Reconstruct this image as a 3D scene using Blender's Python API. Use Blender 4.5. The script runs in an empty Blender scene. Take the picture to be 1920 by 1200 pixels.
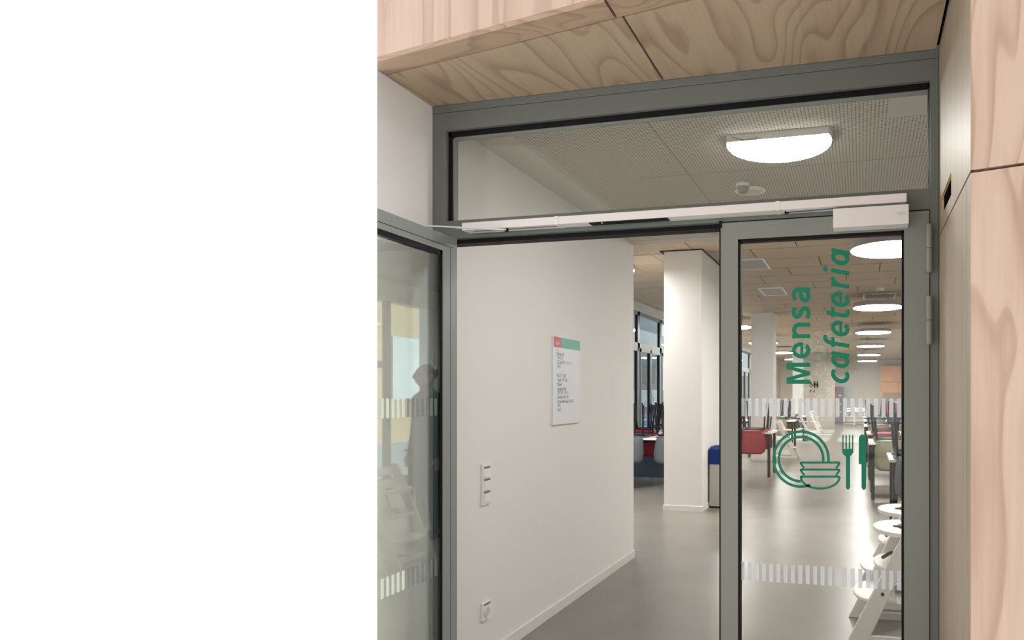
import bpy, bmesh, math, random
from mathutils import Vector, Matrix
random.seed(7)
SC = bpy.context.scene; COL = SC.collection
# ------------------------------------------------------------------ camera, world, sun, exposure
ZC = 1.36; F = 1255.0; PX = 1313.0; PY = 740.0; A = math.radians(13.53)
cd = bpy.data.cameras.new('camera'); cam = bpy.data.objects.new('camera', cd); COL.objects.link(cam)
cam.location = (0, 0, ZC); cam.rotation_euler = (math.pi/2, 0, A)
cd.sensor_width = 36; cd.lens = F/1920*36; cd.shift_x = -(PX-960)/1920; cd.shift_y = (PY-600)/1920
cd.clip_start = .02; cd.clip_end = 200
SC.camera = cam
w = bpy.data.worlds.new('sky'); SC.world = w; w.use_nodes = True
w.node_tree.nodes['Background'].inputs[0].default_value = (1, 1, 1, 1)
w.node_tree.nodes['Background'].inputs[1].default_value = 1.62
sd = bpy.data.lights.new('sun', 'SUN'); sd.energy = 22.0; sd.angle = .01; sd.color = (1, .95, .86)
so = bpy.data.objects.new('sun', sd); COL.objects.link(so)
so.rotation_euler = Vector((.80, -.22, -.56)).to_track_quat('-Z', 'Y').to_euler()
SC.view_settings.view_transform = 'Standard'; SC.view_settings.look = 'None'
SC.view_settings.exposure = 0.0; SC.view_settings.gamma = 1; SC.view_settings.use_curve_mapping = False
LAMP = 47.0; LAMP_HALL = 64.0

# ------------------------------------------------------------------ geometry of the site
SA, CA = math.sin(A), math.cos(A)
def P(px, py, X=None, Y=None, Z=None):
    r = (px-PX)/F; u = (PY-py)/F
    dx, dy = -SA+r*CA, CA+r*SA
    if X is not None: t = X/dx
    elif Y is not None: t = Y/dy
    else: t = (Z-ZC)/u
    return Vector((dx*t, dy*t, ZC+u*t))
CUT = P(707, 700, Y=1.0).x          # slope X/Y of the photograph's left limit
D = 2.635                            # plane of the door front
XL = -1.870                          # left wall outside
XI = -1.853                          # left wall inside
XR = P(1761, 100, Y=D).x             # plywood reveal right
ZS = 2.65                            # soffit
ZP = 2.613                           # plaster ceiling
ZB = 3.05                            # wood-wool ceiling
YE = P(1188, 1045, X=XI).y           # end of left corridor wall
XW = -4.01                           # window wall on the left
YF = 34.0                            # far wall
XRW = 3.4                            # right hall wall

# ------------------------------------------------------------------ materials
def newmat(name):
    m = bpy.data.materials.new(name); m.use_nodes = True
    return m, m.node_tree.nodes, m.node_tree.links, m.node_tree.nodes['Principled BSDF']
def mat(name, col, rough=.5, metal=0, noise=0, nscale=8, bump=0, bscale=200, spec=.5):
    m, n, l, b = newmat(name)
    b.inputs['Roughness'].default_value = rough; b.inputs['Metallic'].default_value = metal
    b.inputs['Specular IOR Level'].default_value = spec
    tc = n.new('ShaderNodeTexCoord')
    if noise:
        t = n.new('ShaderNodeTexNoise'); t.inputs['Scale'].default_value = nscale; t.inputs['Detail'].default_value = 5
        l.new(tc.outputs['Object'], t.inputs['Vector'])
        r = n.new('ShaderNodeValToRGB')
        r.color_ramp.elements[0].position = .3; r.color_ramp.elements[1].position = .7
        r.color_ramp.elements[0].color = tuple(c*(1-noise) for c in col)+(1,)
        r.color_ramp.elements[1].color = tuple(min(1, c*(1+noise)) for c in col)+(1,)
        l.new(t.outputs['Fac'], r.inputs[0]); l.new(r.outputs[0], b.inputs['Base Color'])
    else:
        b.inputs['Base Color'].default_value = tuple(col)+(1,)
    if bump:
        t = n.new('ShaderNodeTexNoise'); t.inputs['Scale'].default_value = bscale
        l.new(tc.outputs['Object'], t.inputs['Vector'])
        bp = n.new('ShaderNodeBump'); bp.inputs['Strength'].default_value = bump; bp.inputs['Distance'].default_value = .002
        l.new(t.outputs['Fac'], bp.inputs['Height']); l.new(bp.outputs[0], b.inputs['Normal'])
    return m
def emat(name, col, s):
    m, n, l, b = newmat(name)
    b.inputs['Base Color'].default_value = (.9, .9, .9, 1)
    b.inputs['Emission Color'].default_value = tuple(col)+(1,); b.inputs['Emission Strength'].default_value = s
    return m
def mathn(n, l, op, a, b_=None):
    m = n.new('ShaderNodeMath'); m.operation = op
    for i, v in enumerate((a, b_)):
        if v is None: continue
        if isinstance(v, (int, float)): m.inputs[i].default_value = v
        else: l.new(v, m.inputs[i])
    return m.outputs[0]
def plywood(name, axis, light, dark, rings=9, stretch=.3, across=1.5, dist=.6, thin=1.0, rough=.5):
    """peeled veneer: contour lines of a stretched noise field"""
    m, n, l, b = newmat(name)
    tc = n.new('ShaderNodeTexCoord'); oi = n.new('ShaderNodeObjectInfo')
    mp = n.new('ShaderNodeMapping')
    sc = [across]*3; sc['XYZ'.index(axis)] = stretch
    mp.inputs['Scale'].default_value = sc
    l.new(tc.outputs['Object'], mp.inputs['Vector'])
    off = mathn(n, l, 'MULTIPLY', oi.outputs['Random'], 37.0)
    cb = n.new('ShaderNodeCombineXYZ'); [l.new(off, cb.inputs[i]) for i in range(3)]
    ad = n.new('ShaderNodeVectorMath'); ad.operation = 'ADD'
    l.new(mp.outputs[0], ad.inputs[0]); l.new(cb.outputs[0], ad.inputs[1])
    t = n.new('ShaderNodeTexNoise'); t.inputs['Scale'].default_value = 1.6; t.inputs['Detail'].default_value = 2.2
    t.inputs['Roughness'].default_value = .38; t.inputs['Distortion'].default_value = dist
    l.new(ad.outputs[0], t.inputs['Vector'])
    k = mathn(n, l, 'FRACT', mathn(n, l, 'MULTIPLY', t.outputs['Fac'], rings))
    r = n.new('ShaderNodeValToRGB'); e = r.color_ramp.elements
    e[0].position = 0; e[0].color = (0, 0, 0, 1); e[1].position = 1; e[1].color = (.1, .1, .1, 1)
    for p, v in ((.45, .12), (.72, .55), (.84, 1.0), (.90, .85), (.95, .1)):
        q = e.new(p); q.color = (v, v, v, 1)
    l.new(k, r.inputs[0])
    big = n.new('ShaderNodeTexNoise'); big.inputs['Scale'].default_value = 2.2; big.inputs['Detail'].default_value = 2
    l.new(ad.outputs[0], big.inputs['Vector'])
    mp2 = n.new('ShaderNodeMapping'); sc2 = [70]*3; sc2['XYZ'.index(axis)] = 2.5
    mp2.inputs['Scale'].default_value = sc2; l.new(tc.outputs['Object'], mp2.inputs['Vector'])
    f = n.new('ShaderNodeTexNoise'); f.inputs['Scale'].default_value = 1.0; f.inputs['Detail'].default_value = 3
    l.new(mp2.outputs[0], f.inputs['Vector'])
    v = mathn(n, l, 'MULTIPLY', r.outputs[0], .62*thin)
    v = mathn(n, l, 'ADD', v, mathn(n, l, 'MULTIPLY', mathn(n, l, 'SUBTRACT', big.outputs['Fac'], .5), .9))
    v = mathn(n, l, 'ADD', v, mathn(n, l, 'MULTIPLY', mathn(n, l, 'SUBTRACT', f.outputs['Fac'], .45), .55))
    v = mathn(n, l, 'MINIMUM', mathn(n, l, 'MAXIMUM', v, 0.0), 1.0)
    mx = n.new('ShaderNodeMix'); mx.data_type = 'RGBA'
    mx.inputs[6].default_value = tuple(light)+(1,); mx.inputs[7].default_value = tuple(dark)+(1,)
    l.new(v, mx.inputs[0]); l.new(mx.outputs[2], b.inputs['Base Color'])
    b.inputs['Roughness'].default_value = rough
    bp = n.new('ShaderNodeBump'); bp.inputs['Strength'].default_value = .15; bp.inputs['Distance'].default_value = .001
    l.new(f.outputs['Fac'], bp.inputs['Height']); l.new(bp.outputs[0], b.inputs['Normal'])
    return m
def glassmat(name, tint=(.9, .93, .92), r0=.05, gain=1.0):
    m = bpy.data.materials.new(name); m.use_nodes = True
    n, l = m.node_tree.nodes, m.node_tree.links; n.clear()
    o = n.new('ShaderNodeOutputMaterial'); mx = n.new('ShaderNodeMixShader')
    t = n.new('ShaderNodeBsdfTransparent'); t.inputs[0].default_value = tuple(tint)+(1,)
    g = n.new('ShaderNodeBsdfGlossy'); g.inputs['Roughness'].default_value = 0.0
    g.inputs[0].default_value = (1, 1, 1, 1)
    lw = n.new('ShaderNodeLayerWeight'); lw.inputs['Blend'].default_value = .5
    p = mathn(n, l, 'POWER', lw.outputs['Facing'], 4.0)
    fac = mathn(n, l, 'ADD', mathn(n, l, 'MULTIPLY', p, (1-r0)*gain), r0)
    l.new(fac, mx.inputs[0]); l.new(t.outputs[0], mx.inputs[1]); l.new(g.outputs[0], mx.inputs[2])
    l.new(mx.outputs[0], o.inputs[0])
    return m
def frostmat(name, col, a):
    m = bpy.data.materials.new(name); m.use_nodes = True
    n, l = m.node_tree.nodes, m.node_tree.links; n.clear()
    o = n.new('ShaderNodeOutputMaterial'); mx = n.new('ShaderNodeMixShader'); m2 = n.new('ShaderNodeMixShader')
    t = n.new('ShaderNodeBsdfTransparent'); d = n.new('ShaderNodeBsdfDiffuse'); tr = n.new('ShaderNodeBsdfTranslucent')
    d.inputs[0].default_value = tuple(col)+(1,); tr.inputs[0].default_value = tuple(col)+(1,)
    m2.inputs[0].default_value = .5; l.new(d.outputs[0], m2.inputs[1]); l.new(tr.outputs[0], m2.inputs[2])
    mx.inputs[0].default_value = a; l.new(t.outputs[0], mx.inputs[1]); l.new(m2.outputs[0], mx.inputs[2])
    l.new(mx.outputs[0], o.inputs[0]); return m
def perfmat(name, col, x0, pitch=.0168, rad=.0034, y1=None, slots=None):
    """plaster with round perforations; coordinates are metres of the ceiling itself"""
    m, n, l, b = newmat(name)
    tc = n.new('ShaderNodeTexCoord'); s = n.new('ShaderNodeSeparateXYZ'); l.new(tc.outputs['Object'], s.inputs[0])
    def cell(o): return mathn(n, l, 'MULTIPLY', mathn(n, l, 'SUBTRACT', mathn(n, l, 'FRACT', mathn(n, l, 'MULTIPLY', o, 1/pitch)), .5), pitch)
    fx, fy = cell(s.outputs[0]), cell(s.outputs[1])
    d = mathn(n, l, 'SQRT', mathn(n, l, 'ADD', mathn(n, l, 'MULTIPLY', fx, fx), mathn(n, l, 'MULTIPLY', fy, fy)))
    k = mathn(n, l, 'LESS_THAN', d, rad)
    k = mathn(n, l, 'MULTIPLY', k, mathn(n, l, 'GREATER_THAN', s.outputs[0], x0))
    k = mathn(n, l, 'MULTIPLY', k, mathn(n, l, 'LESS_THAN', s.outputs[1], y1))
    mx = n.new('ShaderNodeMix'); mx.data_type = 'RGBA'
    mx.inputs[6].default_value = tuple(col)+(1,); mx.inputs[7].default_value = (.07, .065, .06, 1)
    l.new(k, mx.inputs[0]); l.new(mx.outputs[2], b.inputs['Base Color']); b.inputs['Roughness'].default_value = .9
    return m

M = {}
M['wall'] = mat('white_paint', (.77, .755, .73), .8, bump=.12, bscale=300)
M['wallout'] = mat('white_render', (.88, .87, .89), .85, bump=.2, bscale=250)
M['ply_soffit_shaded'] = plywood('plywood_soffit_shaded', 'Y', (.47, .37, .27), (.27, .185, .125), 24, .26, 1.15, .35)  # same wood as the front; shade of the underside put into the colour
M['ply_strip_shaded'] = plywood('plywood_strip_shaded', 'X', (.45, .33, .24), (.28, .18, .125), 26, .5, 1.7, .6)  # soffit strip, underside shade likewise put into its colour
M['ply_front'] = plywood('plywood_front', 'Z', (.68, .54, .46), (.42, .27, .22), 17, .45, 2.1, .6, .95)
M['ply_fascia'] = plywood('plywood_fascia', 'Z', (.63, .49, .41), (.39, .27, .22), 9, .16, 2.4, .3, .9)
M['ply_side_shaded'] = plywood('plywood_side_shaded', 'Z', (.38, .315, .24), (.21, .165, .115), 14, .05, 3.2, .15, .5)  # same wood as the front, darkened in colour for the shaded side
M['ply_edge'] = mat('plywood_edge', (.62, .44, .24), .7, noise=.35, nscale=60)
M['metal'] = mat('powder_coated_grey', (.155, .178, .178), .42, spec=.4)
M['metal2'] = mat('powder_coated_grey_leaf', (.235, .262, .252), .38, spec=.4)
M['black'] = mat('black_rubber', (.006, .006, .008), .6, spec=.2)
M['void'] = mat('black_cavity', (.004, .004, .004), .9, spec=0)
M['alu'] = mat('white_anodised', (.80, .80, .84), .4)
M['steel'] = mat('steel_rod', (.55, .58, .62), .25, 1)
M['chrome'] = mat('chrome', (.8, .8, .8), .3, 1)
M['glass'] = glassmat('door_glass', (.975, .98, .975), .024, .45)
M['glass_leaf'] = glassmat('open_leaf_glass', (.90, .92, .89), .075, 1.0)
M['glass_win'] = glassmat('window_glass', (.80, .9, .96), .06, .8)
M['glass_tr'] = glassmat('transom_glass', (.96, .965, .95), .012, .3)
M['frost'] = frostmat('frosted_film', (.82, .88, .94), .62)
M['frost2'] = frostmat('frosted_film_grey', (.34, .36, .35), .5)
M['green'] = mat('green_film', (.003, .225, .135), .5, spec=.3)
M['spacer'] = mat('glazing_spacer', (.05, .075, .085), .4)
M['floor'] = mat('polished_floor', (.20, .185, .163), .31, noise=.1, nscale=2.5, spec=.55)
M['base'] = mat('white_baseboard', (.74, .72, .69), .5)
M['plast'] = perfmat('perforated_plaster', (.60, .565, .51), XI+.2, y1=YE-.13)
M['plastplain'] = mat('plain_plaster', (.60, .565, .51), .9)
M['wool'] = mat('wood_wool_panel', (.50, .405, .305), .95, noise=.28, nscale=90)
M['dark'] = mat('dark_joint', (.03, .025, .02), .9)
M['lamp'] = emat('opal_lamp', (1, .99, .975), LAMP)
M['lamp_hall'] = emat('opal_lamp_hall', (1, .975, .94), LAMP_HALL)
M['lampbody'] = mat('lamp_housing', (.36, .35, .34), .6)
M['vent'] = mat('grey_grille', (.40, .39, .37), .6, noise=.2, nscale=150)
M['white'] = mat('white_plastic', (.82, .81, .80), .35)
M['slit'] = mat('grey_slit', (.16, .16, .18), .4)
M['signwhite'] = mat('sign_white', (.78, .80, .84), .35)
M['signgreen'] = mat('sign_green', (.13, .42, .31), .4)
M['signred'] = mat('sign_red', (.60, .10, .12), .4)
M['ink'] = mat('sign_ink', (.22, .23, .26), .6)
M['blueplastic'] = mat('blue_lid', (.002, .03, .17), .5, spec=.25)
M['yellowplastic'] = mat('yellow_lid', (.85, .55, .06), .4)
M['bin'] = mat('grey_bin', (.44, .42, .36), .5)
M['binwhite'] = mat('white_bin', (.78, .76, .70), .5)
M['tabletop'] = mat('white_laminate', (.78, .77, .75), .35)
M['tube'] = mat('black_tube', (.008, .008, .010), .5, spec=.2)
M['red'] = mat('red_shell', (.26, .012, .03), .5, spec=.3)
M['olive'] = mat('olive_shell', (.19, .185, .115), .5, spec=.3)
M['grey'] = mat('slate_shell', (.07, .085, .09), .6, spec=.3)
M['hc'] = mat('white_beech', (.70, .67, .63), .45)
M['strap'] = mat('black_strap', (.01, .01, .012), .7)
M['blue'] = mat('slate_blue_fabric', (.075, .105, .14), .8)
M['orange'] = mat('orange_wood', (.85, .50, .28), .5, noise=.08, nscale=4)
M['cream'] = mat('cream_paint', (.84, .80, .72), .8)
M['taupe'] = mat('taupe_paint', (.42, .37, .31), .8)
M['doorgrey'] = mat('grey_door', (.24, .24, .24), .6)
M['yellow'] = mat('yellow_render', (.42, .31, .17), .8, noise=.05, nscale=3)
M['facade'] = mat('blue_grey_facade', (.16, .22, .28), .7, noise=.1, nscale=2)
M['facade2'] = mat('pale_facade_band', (.50, .55, .56), .7)
M['ground'] = mat('concrete_paving', (.22, .21, .19), .8, noise=.1, nscale=6)
M['leafg'] = mat('tree_leaves', (.16, .24, .07), .8, noise=.4, nscale=3)
M['bark'] = mat('bark', (.12, .09, .07), .9)
M['cloth'] = mat('dark_clothes', (.018, .018, .022), .9)
M['skin'] = mat('skin', (.42, .26, .19), .6)
M['hair'] = mat('dark_hair', (.012, .010, .009), .6)
M['shoe'] = mat('dark_shoes', (.01, .01, .01), .5)
M['castor'] = mat('castor_wheel', (.18, .22, .26), .4)
M['beech'] = mat('beech_board', (.62, .48, .33), .5, noise=.1, nscale=10)
M['redpanel'] = mat('red_reflection_panel', (.55, .10, .07), .6)

# ------------------------------------------------------------------ helpers
def wloc(o):
    v = Vector((0, 0, 0))
    while o is not None: v += o.location; o = o.parent
    return v
def obj(name, bm, m, parent=None, smooth=False, label=None):
    if parent is not None: bmesh.ops.translate(bm, verts=bm.verts, vec=-wloc(parent))
    me = bpy.data.meshes.new(name); bm.normal_update(); bm.to_mesh(me); bm.free()
    me.materials.append(M[m] if isinstance(m, str) else m)
    if smooth:
        for p in me.polygons: p.use_smooth = True
    o = bpy.data.objects.new(name, me); COL.objects.link(o)
    if parent is not None: o.parent = parent
    if label: o['label'] = label
    return o
def rebase(o, p):
    """put a world-built top-level mesh's origin at p"""
    o.data.transform(Matrix.Translation(-Vector(p))); o.location = p; return o
def thing(name, label, cat, loc=(0, 0, 0), group=None):
    o = bpy.data.objects.new(name, None); COL.objects.link(o); o.location = loc; o.empty_display_size = .1
    tag(o, label, cat, group); return o
def tag(o, label, cat, group=None):
    o['label'] = label; o['category'] = cat
    if group: o['group'] = group
    return o
def struct(o, label=None):
    o['kind'] = 'structure'
    if label: o['label'] = label
    return o
def sempty(name, loc, label=None):
    o = bpy.data.objects.new(name, None); COL.objects.link(o); o.location = loc; return struct(o, label)
def hexa(bm, pts):
    """8 points: bottom 4 (ccw), top 4"""
    v = [bm.verts.new(p) for p in pts]
    for f in ((3, 2, 1, 0), (4, 5, 6, 7), (0, 1, 5, 4), (1, 2, 6, 5), (2, 3, 7, 6), (3, 0, 4, 7)):
        bm.faces.new([v[i] for i in f])
    return v
def box(bm, x0, x1, y0, y1, z0, z1):
    x0, x1 = min(x0, x1), max(x0, x1); y0, y1 = min(y0, y1), max(y0, y1); z0, z1 = min(z0, z1), max(z0, z1)
    return hexa(bm, [(x0, y0, z0), (x1, y0, z0), (x1, y1, z0), (x0, y1, z0), (x0, y0, z1), (x1, y0, z1), (x1, y1, z1), (x0, y1, z1)])
def B(*a, bevel=0):
    bm = bmesh.new()
    if isinstance(a[0], (tuple, list)):
        for q in a: box(bm, *q)
    else: box(bm, *a)
    if bevel: bmesh.ops.bevel(bm, geom=bm.edges[:], offset=bevel, segments=2, affect='EDGES', profile=.6)
    return bm
def prism(poly, z0, z1, bm=None):
    """ccw polygon in XY extruded in Z"""
    bm = bm or bmesh.new(); n = len(poly)
    a = [bm.verts.new((p[0], p[1], z0)) for p in poly]; b = [bm.verts.new((p[0], p[1], z1)) for p in poly]
    bm.faces.new(a[::-1]); bm.faces.new(b)
    for i in range(n): bm.faces.new((a[i], a[(i+1) % n], b[(i+1) % n], b[i]))
    bmesh.ops.recalc_face_normals(bm, faces=bm.faces); return bm
def prismY(poly, y0, y1, bm=None):
    """polygon in XZ extruded in Y"""
    bm = bm or bmesh.new(); n = len(poly)
    a = [bm.verts.new((p[0], y0, p[1])) for p in poly]; b = [bm.verts.new((p[0], y1, p[1])) for p in poly]
    fs = [bm.faces.new(a), bm.faces.new(b[::-1])]
    for i in range(n): fs.append(bm.faces.new((a[i], b[i], b[(i+1) % n], a[(i+1) % n])))
    bmesh.ops.recalc_face_normals(bm, faces=fs); return bm
def cyl(bm, p0, p1, r0, r1=None, seg=16):
    p0, p1 = Vector(p0), Vector(p1); d = p1-p0; r1 = r0 if r1 is None else r1
    res = bmesh.ops.create_cone(bm, cap_ends=True, segments=seg, radius1=r0, radius2=r1, depth=d.length)
    q = d.to_track_quat('Z', 'Y').to_matrix().to_4x4()
    bmesh.ops.transform(bm, matrix=Matrix.Translation((p0+p1)/2) @ q, verts=res['verts']); return bm
def tube(bm, pts, r, seg=8):
    pts = [Vector(p) for p in pts]; rings = []
    for i, p in enumerate(pts):
        t = (pts[min(i+1, len(pts)-1)]-pts[max(i-1, 0)]).normalized()
        up = Vector((0, 0, 1)) if abs(t.z) < .9 else Vector((1, 0, 0))
        a = t.cross(up).normalized(); b = t.cross(a)
        rings.append([bm.verts.new(p+(a*math.cos(k*2*math.pi/seg)+b*math.sin(k*2*math.pi/seg))*r) for k in range(seg)])
    for i in range(len(rings)-1):
        for k in range(seg):
            bm.faces.new((rings[i][k], rings[i][(k+1) % seg], rings[i+1][(k+1) % seg], rings[i+1][k]))
    bm.faces.new(rings[0][::-1]); bm.faces.new(rings[-1]); bmesh.ops.recalc_face_normals(bm, faces=bm.faces); return bm
def smooth_path(pts, r=.05, n=4):
    """round the corners of a polyline"""
    pts = [Vector(p) for p in pts]; out = [pts[0]]
    for i in range(1, len(pts)-1):
        a, b, c = pts[i-1], pts[i], pts[i+1]
        d1 = (a-b); d2 = (c-b); q = min(r, d1.length*.45, d2.length*.45)
        s, e = b+d1.normalized()*q, b+d2.normalized()*q
        for k in range(n+1):
            t = k/n; out.append(s*(1-t)**2+b*2*t*(1-t)+e*t*t)
    out.append(pts[-1]); return out
def copy_tree(o, parent=None):
    c = o.copy(); COL.objects.link(c); c.parent = parent
    for ch in list(o.children): copy_tree(ch, c)
    return c

# ================================================================== STRUCTURE
# --- entrance: left outside wall (ends at the photograph's limit), plywood soffit and fascia
TW = .14
bm = prism([(XL, XL/CUT), (XL, D+.08), (XL-TW, D+.08), (XL-TW, (XL-TW)/CUT)], 0, ZS+.02)
struct(obj('wall_entrance_left', bm, 'wallout'), 'white rendered wall left of the glazed entrance')

# soffit: fascia edge line (skewed) and seam line
e0 = P(707, 116, Z=ZS); e1 = P(1145, 0, Z=ZS); ed = (e1-e0).normalized()
s0 = P(720, 142, Z=ZS); s1 = P(1165, 32, Z=ZS); sdv = (s1-s0).normalized()
def online(p, d, x): return Vector((x, p.y+d.y/d.x*(x-p.x), 0))
j0 = P(1243, 150, Z=ZS); xj = j0.x                        # depth joint
g = .004
sf = sempty('trim_1', (0, 0, 0), 'plywood soffit panels with dark joints over the entrance')
sf.name = 'ceiling_soffit'
xl = XL-.02
xr = XR-.012
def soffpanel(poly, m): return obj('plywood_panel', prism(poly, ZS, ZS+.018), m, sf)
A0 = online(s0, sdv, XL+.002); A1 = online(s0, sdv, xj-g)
soffpanel([(XL, A0.y+g), (xj-g, A1.y+g), (xj-g, D-.002), (XL, D-.002)], 'ply_soffit_shaded')
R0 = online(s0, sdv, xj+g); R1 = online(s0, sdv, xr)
soffpanel([(xj+g, R0.y+g), (xr, R1.y+g), (xr, D-.002), (xj+g, D-.002)], 'ply_soffit_shaded')
# front strip left part, cut at the limit; right part
E1 = online(e0, ed, xj-.03); F1 = online(s0, sdv, xj-.03)
cutx = e0.x
yA = online(s0, sdv, XL).y
soffpanel([(e0.x, e0.y), (E1.x, E1.y), (F1.x, F1.y-g), (XL, yA-g), (XL, XL/CUT)], 'ply_strip_shaded')
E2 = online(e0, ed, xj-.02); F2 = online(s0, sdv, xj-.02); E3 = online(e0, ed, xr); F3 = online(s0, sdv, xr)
soffpanel([(E2.x, E2.y), (E3.x, E3.y), (F3.x, F3.y-g), (F2.x, F2.y-g)], 'ply_strip_shaded')
# dark backing above joints
obj('backing_board', prism([(XL, A0.y-.03), (xr+.03, R1.y-.03), (xr+.03, D+.05), (XL, D+.05)], ZS+.02, ZS+.06), 'void', sf)
obj('joint_backing', prism([(xj-.045, E1.y+.003), (xj-.005, E2.y+.003), (xj-.005, F2.y), (xj-.045, F1.y)], ZS+.0182, ZS+.03), 'void', sf)
# fascia: vertical plywood board rising from the edge
nf = Vector((-ed.y, ed.x, 0))
fa = sempty('trim_2', (0, 0, 0), 'bright vertical-grained plywood fascia over the entrance'); fa.name = 'trim_fascia'
def fpoly(pa, pb, t=.018): return [(pa.x, pa.y), (pb.x, pb.y), (pb.x+nf.x*t, pb.y+nf.y*t), (pa.x+nf.x*t, pa.y+nf.y*t)]
pa = e0.copy(); pb = online(e0, ed, xj-.031)
# far corner of board thickness stays inside limit
q = pa+nf*.018; q2 = q+ed*.02
obj('fascia_board', prism([(pa.x, pa.y), (pb.x, pb.y), (pb.x+nf.x*.018, pb.y+nf.y*.018), (q2.x, q2.y)], ZS+.0186, ZS+1.1), 'ply_fascia', fa)
obj('fascia_board', prism(fpoly(online(e0, ed, xj-.02), E3), ZS+.0186, ZS+1.1), 'ply_fascia', fa)

# --- right plywood reveal and pillar
YC = P(1820, 300, X=XR).y
fdir = Vector((math.cos(math.radians(-14.4)), math.sin(math.radians(-14.4)), 0))
pil = sempty('wall_right', (XR, YC, 0), 'plywood clad wall to the right of the door')
zj = P(1820, 322, X=XR).z
gp = .004
# side panels with a rectangular cut-out in the upper one (px 1767..1783, y 322..405)
h0 = P(1765, 378, X=XR); h1 = P(1783.5, 360, X=XR)
hz0, hz1 = P(1783.5, 366, X=XR).z, P(1783.5, 322, X=XR).z
hy0, hy1 = h1.y, h0.y
bm = B((XR, XR+.009, YC, hy0, zj+gp, ZS+1.1), (XR, XR+.009, hy1, D+.1, zj+gp, ZS+1.1),
       (XR, XR+.009, hy0, hy1, zj+gp, hz0), (XR, XR+.009, hy0, hy1, hz1, ZS+1.1))
obj('plywood_panel', bm, 'ply_side_shaded', pil)
t = .004
bm = B((XR+.0005, XR+.009, hy0-.001, hy0+.002, hz0, hz1), (XR+.0005, XR+.009, hy1-.002, hy1+.001, hz0, hz1),
       (XR+.0005, XR+.009, hy0, hy1, hz0-.001, hz0+.002), (XR+.0005, XR+.009, hy0, hy1, hz1-.002, hz1+.001))
obj('cut_out_edge', bm, 'ply_edge', pil, label='raw plywood edge around the rectangular hole')
obj('cavity', B((XR+.0095, XR+.12, hy0-.03, hy1+.03, hz0-.03, hz1+.03)), 'void', pil)
YD = YC+.075
obj('plywood_panel', B(XR, XR+.009, YD+.0015, D+.1, 0, zj-gp), 'ply_side_shaded', pil)
obj('plywood_panel', B(XR, XR+.009, YC, YD-.0015, 0, zj-gp), 'ply_side_shaded', pil)
# front faces (skewed)
c0 = Vector((XR, YC, 0)); fn = Vector((-fdir.y, fdir.x, 0))
def front(z0, z1, name='plywood_panel', m='ply_front'):
    a = c0+fdir*.0; b = c0+fdir*1.3
    return obj(name, prism([(a.x, a.y-.001), (b.x, b.y), (b.x+fn.x*.021, b.y+fn.y*.021), (a.x+.010, a.y+.021)], z0, z1), m, pil)
front(zj+gp, ZS+1.1); front(0, zj-gp)
bm = prism([(XR+.125, YC+.03), (XR+1.3*fdir.x, YC+1.3*fdir.y+.03), (XR+1.3*fdir.x, YC+.6), (XR+.022, YC+.6)], 0, ZS+1.1)
obj('core', bm, 'void', pil)

# --- entrance frame (door surround)
fr = sempty('trim_1', (XL, D, 0), 'grey-green metal surround of the glazed entrance')
X0 = P(811, 200, Y=D).x; X1 = P(1760, 90, Y=D).x
TX0 = P(836, 300, Y=D).x; TX1 = P(1744, 300, Y=D).x
TZ1 = P(1744, 150, Y=D).z; TZ0 = P(1744, 352, Y=D).z; LZ = 2.05
LZ = P(1351, 419, Y=D).z
zt = P(811, 214, Y=D).z
obj('head_profile', B(X0, X1, D, D+.08, zt+.001, ZS, bevel=.001), 'metal', fr)
obj('head_rail', B(X0, X1, D+.002, D+.08, TZ1, zt-.001), 'metal', fr)
obj('jamb', B(X0, TX0, D+.002, D+.08, 0, TZ1), 'metal', fr)
obj('jamb', B(TX1, X1, D+.002, D+.08, 0, TZ1), 'metal', fr)
obj('transom_rail', B(TX0, TX1, D+.002, D+.08, LZ+.006, TZ0, bevel=.0015), 'metal', fr)
obj('rebate_strip', B((TX0, TX1, D+.03, D+.09, LZ-.012, LZ+.006)), 'black', fr)
wn = sempty('window_1', (TX0, D, TZ0), 'transom window above the door')
obj('glass', B(TX0+.012, TX1-.002, D+.045, D+.051, TZ0, TZ1-.02), 'glass_tr', wn)
obj('gasket', B((TX0, TX1, D+.02, D+.06, TZ1-.022, TZ1), (TX0, TX0+.016, D+.02, D+.06, TZ0, TZ1), (TX1-.004, TX1, D+.02, D+.06, TZ0, TZ1)), 'black', wn)
obj('glazing_bead', B((TX0+.016, TX0+.022, D+.03, D+.06, TZ0, TZ1-.022), (TX0+.016, TX1-.004, D+.03, D+.06, TZ1-.028, TZ1-.022)), 'metal2', wn)

# --- right leaf, closed : door_2
LX0 = P(1351, 700, Y=D).x; GX0 = P(1384, 700, Y=D).x; GX1 = P(1695, 700, Y=D).x; LX1 = TX1
GZ1 = P(1384, 449, Y=D).z; GZ0 = .14
d2 = sempty('door_2', (LX1, D, 0), 'closed glass leaf with green cafeteria lettering')
FD = D-.004
leaf = B((LX0, GX0, FD, D+.06, .008, LZ), (GX1, LX1-.0035, FD, D+.06, .008, LZ),
         (GX0, GX1, FD, D+.06, GZ1, LZ), (GX0, GX1, FD, D+.06, .008, GZ0))
obj('leaf_frame', leaf, 'metal2', d2)
obj('edge_strip', B((LX0-.004, LX0+.001, FD-.002, D+.03, .008, LZ+.004), (LX0-.004, LX0+.006, FD-.006, D+.03, LZ-.02, LZ+.008)), 'black', d2)
obj('joint_line', B((LX1-.0034, LX1+.0, FD+.006, D+.01, .0, LZ+.003), (LX0, LX1, FD+.005, D+.01, LZ, LZ+.006)), 'black', d2)
gk = .010
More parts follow.
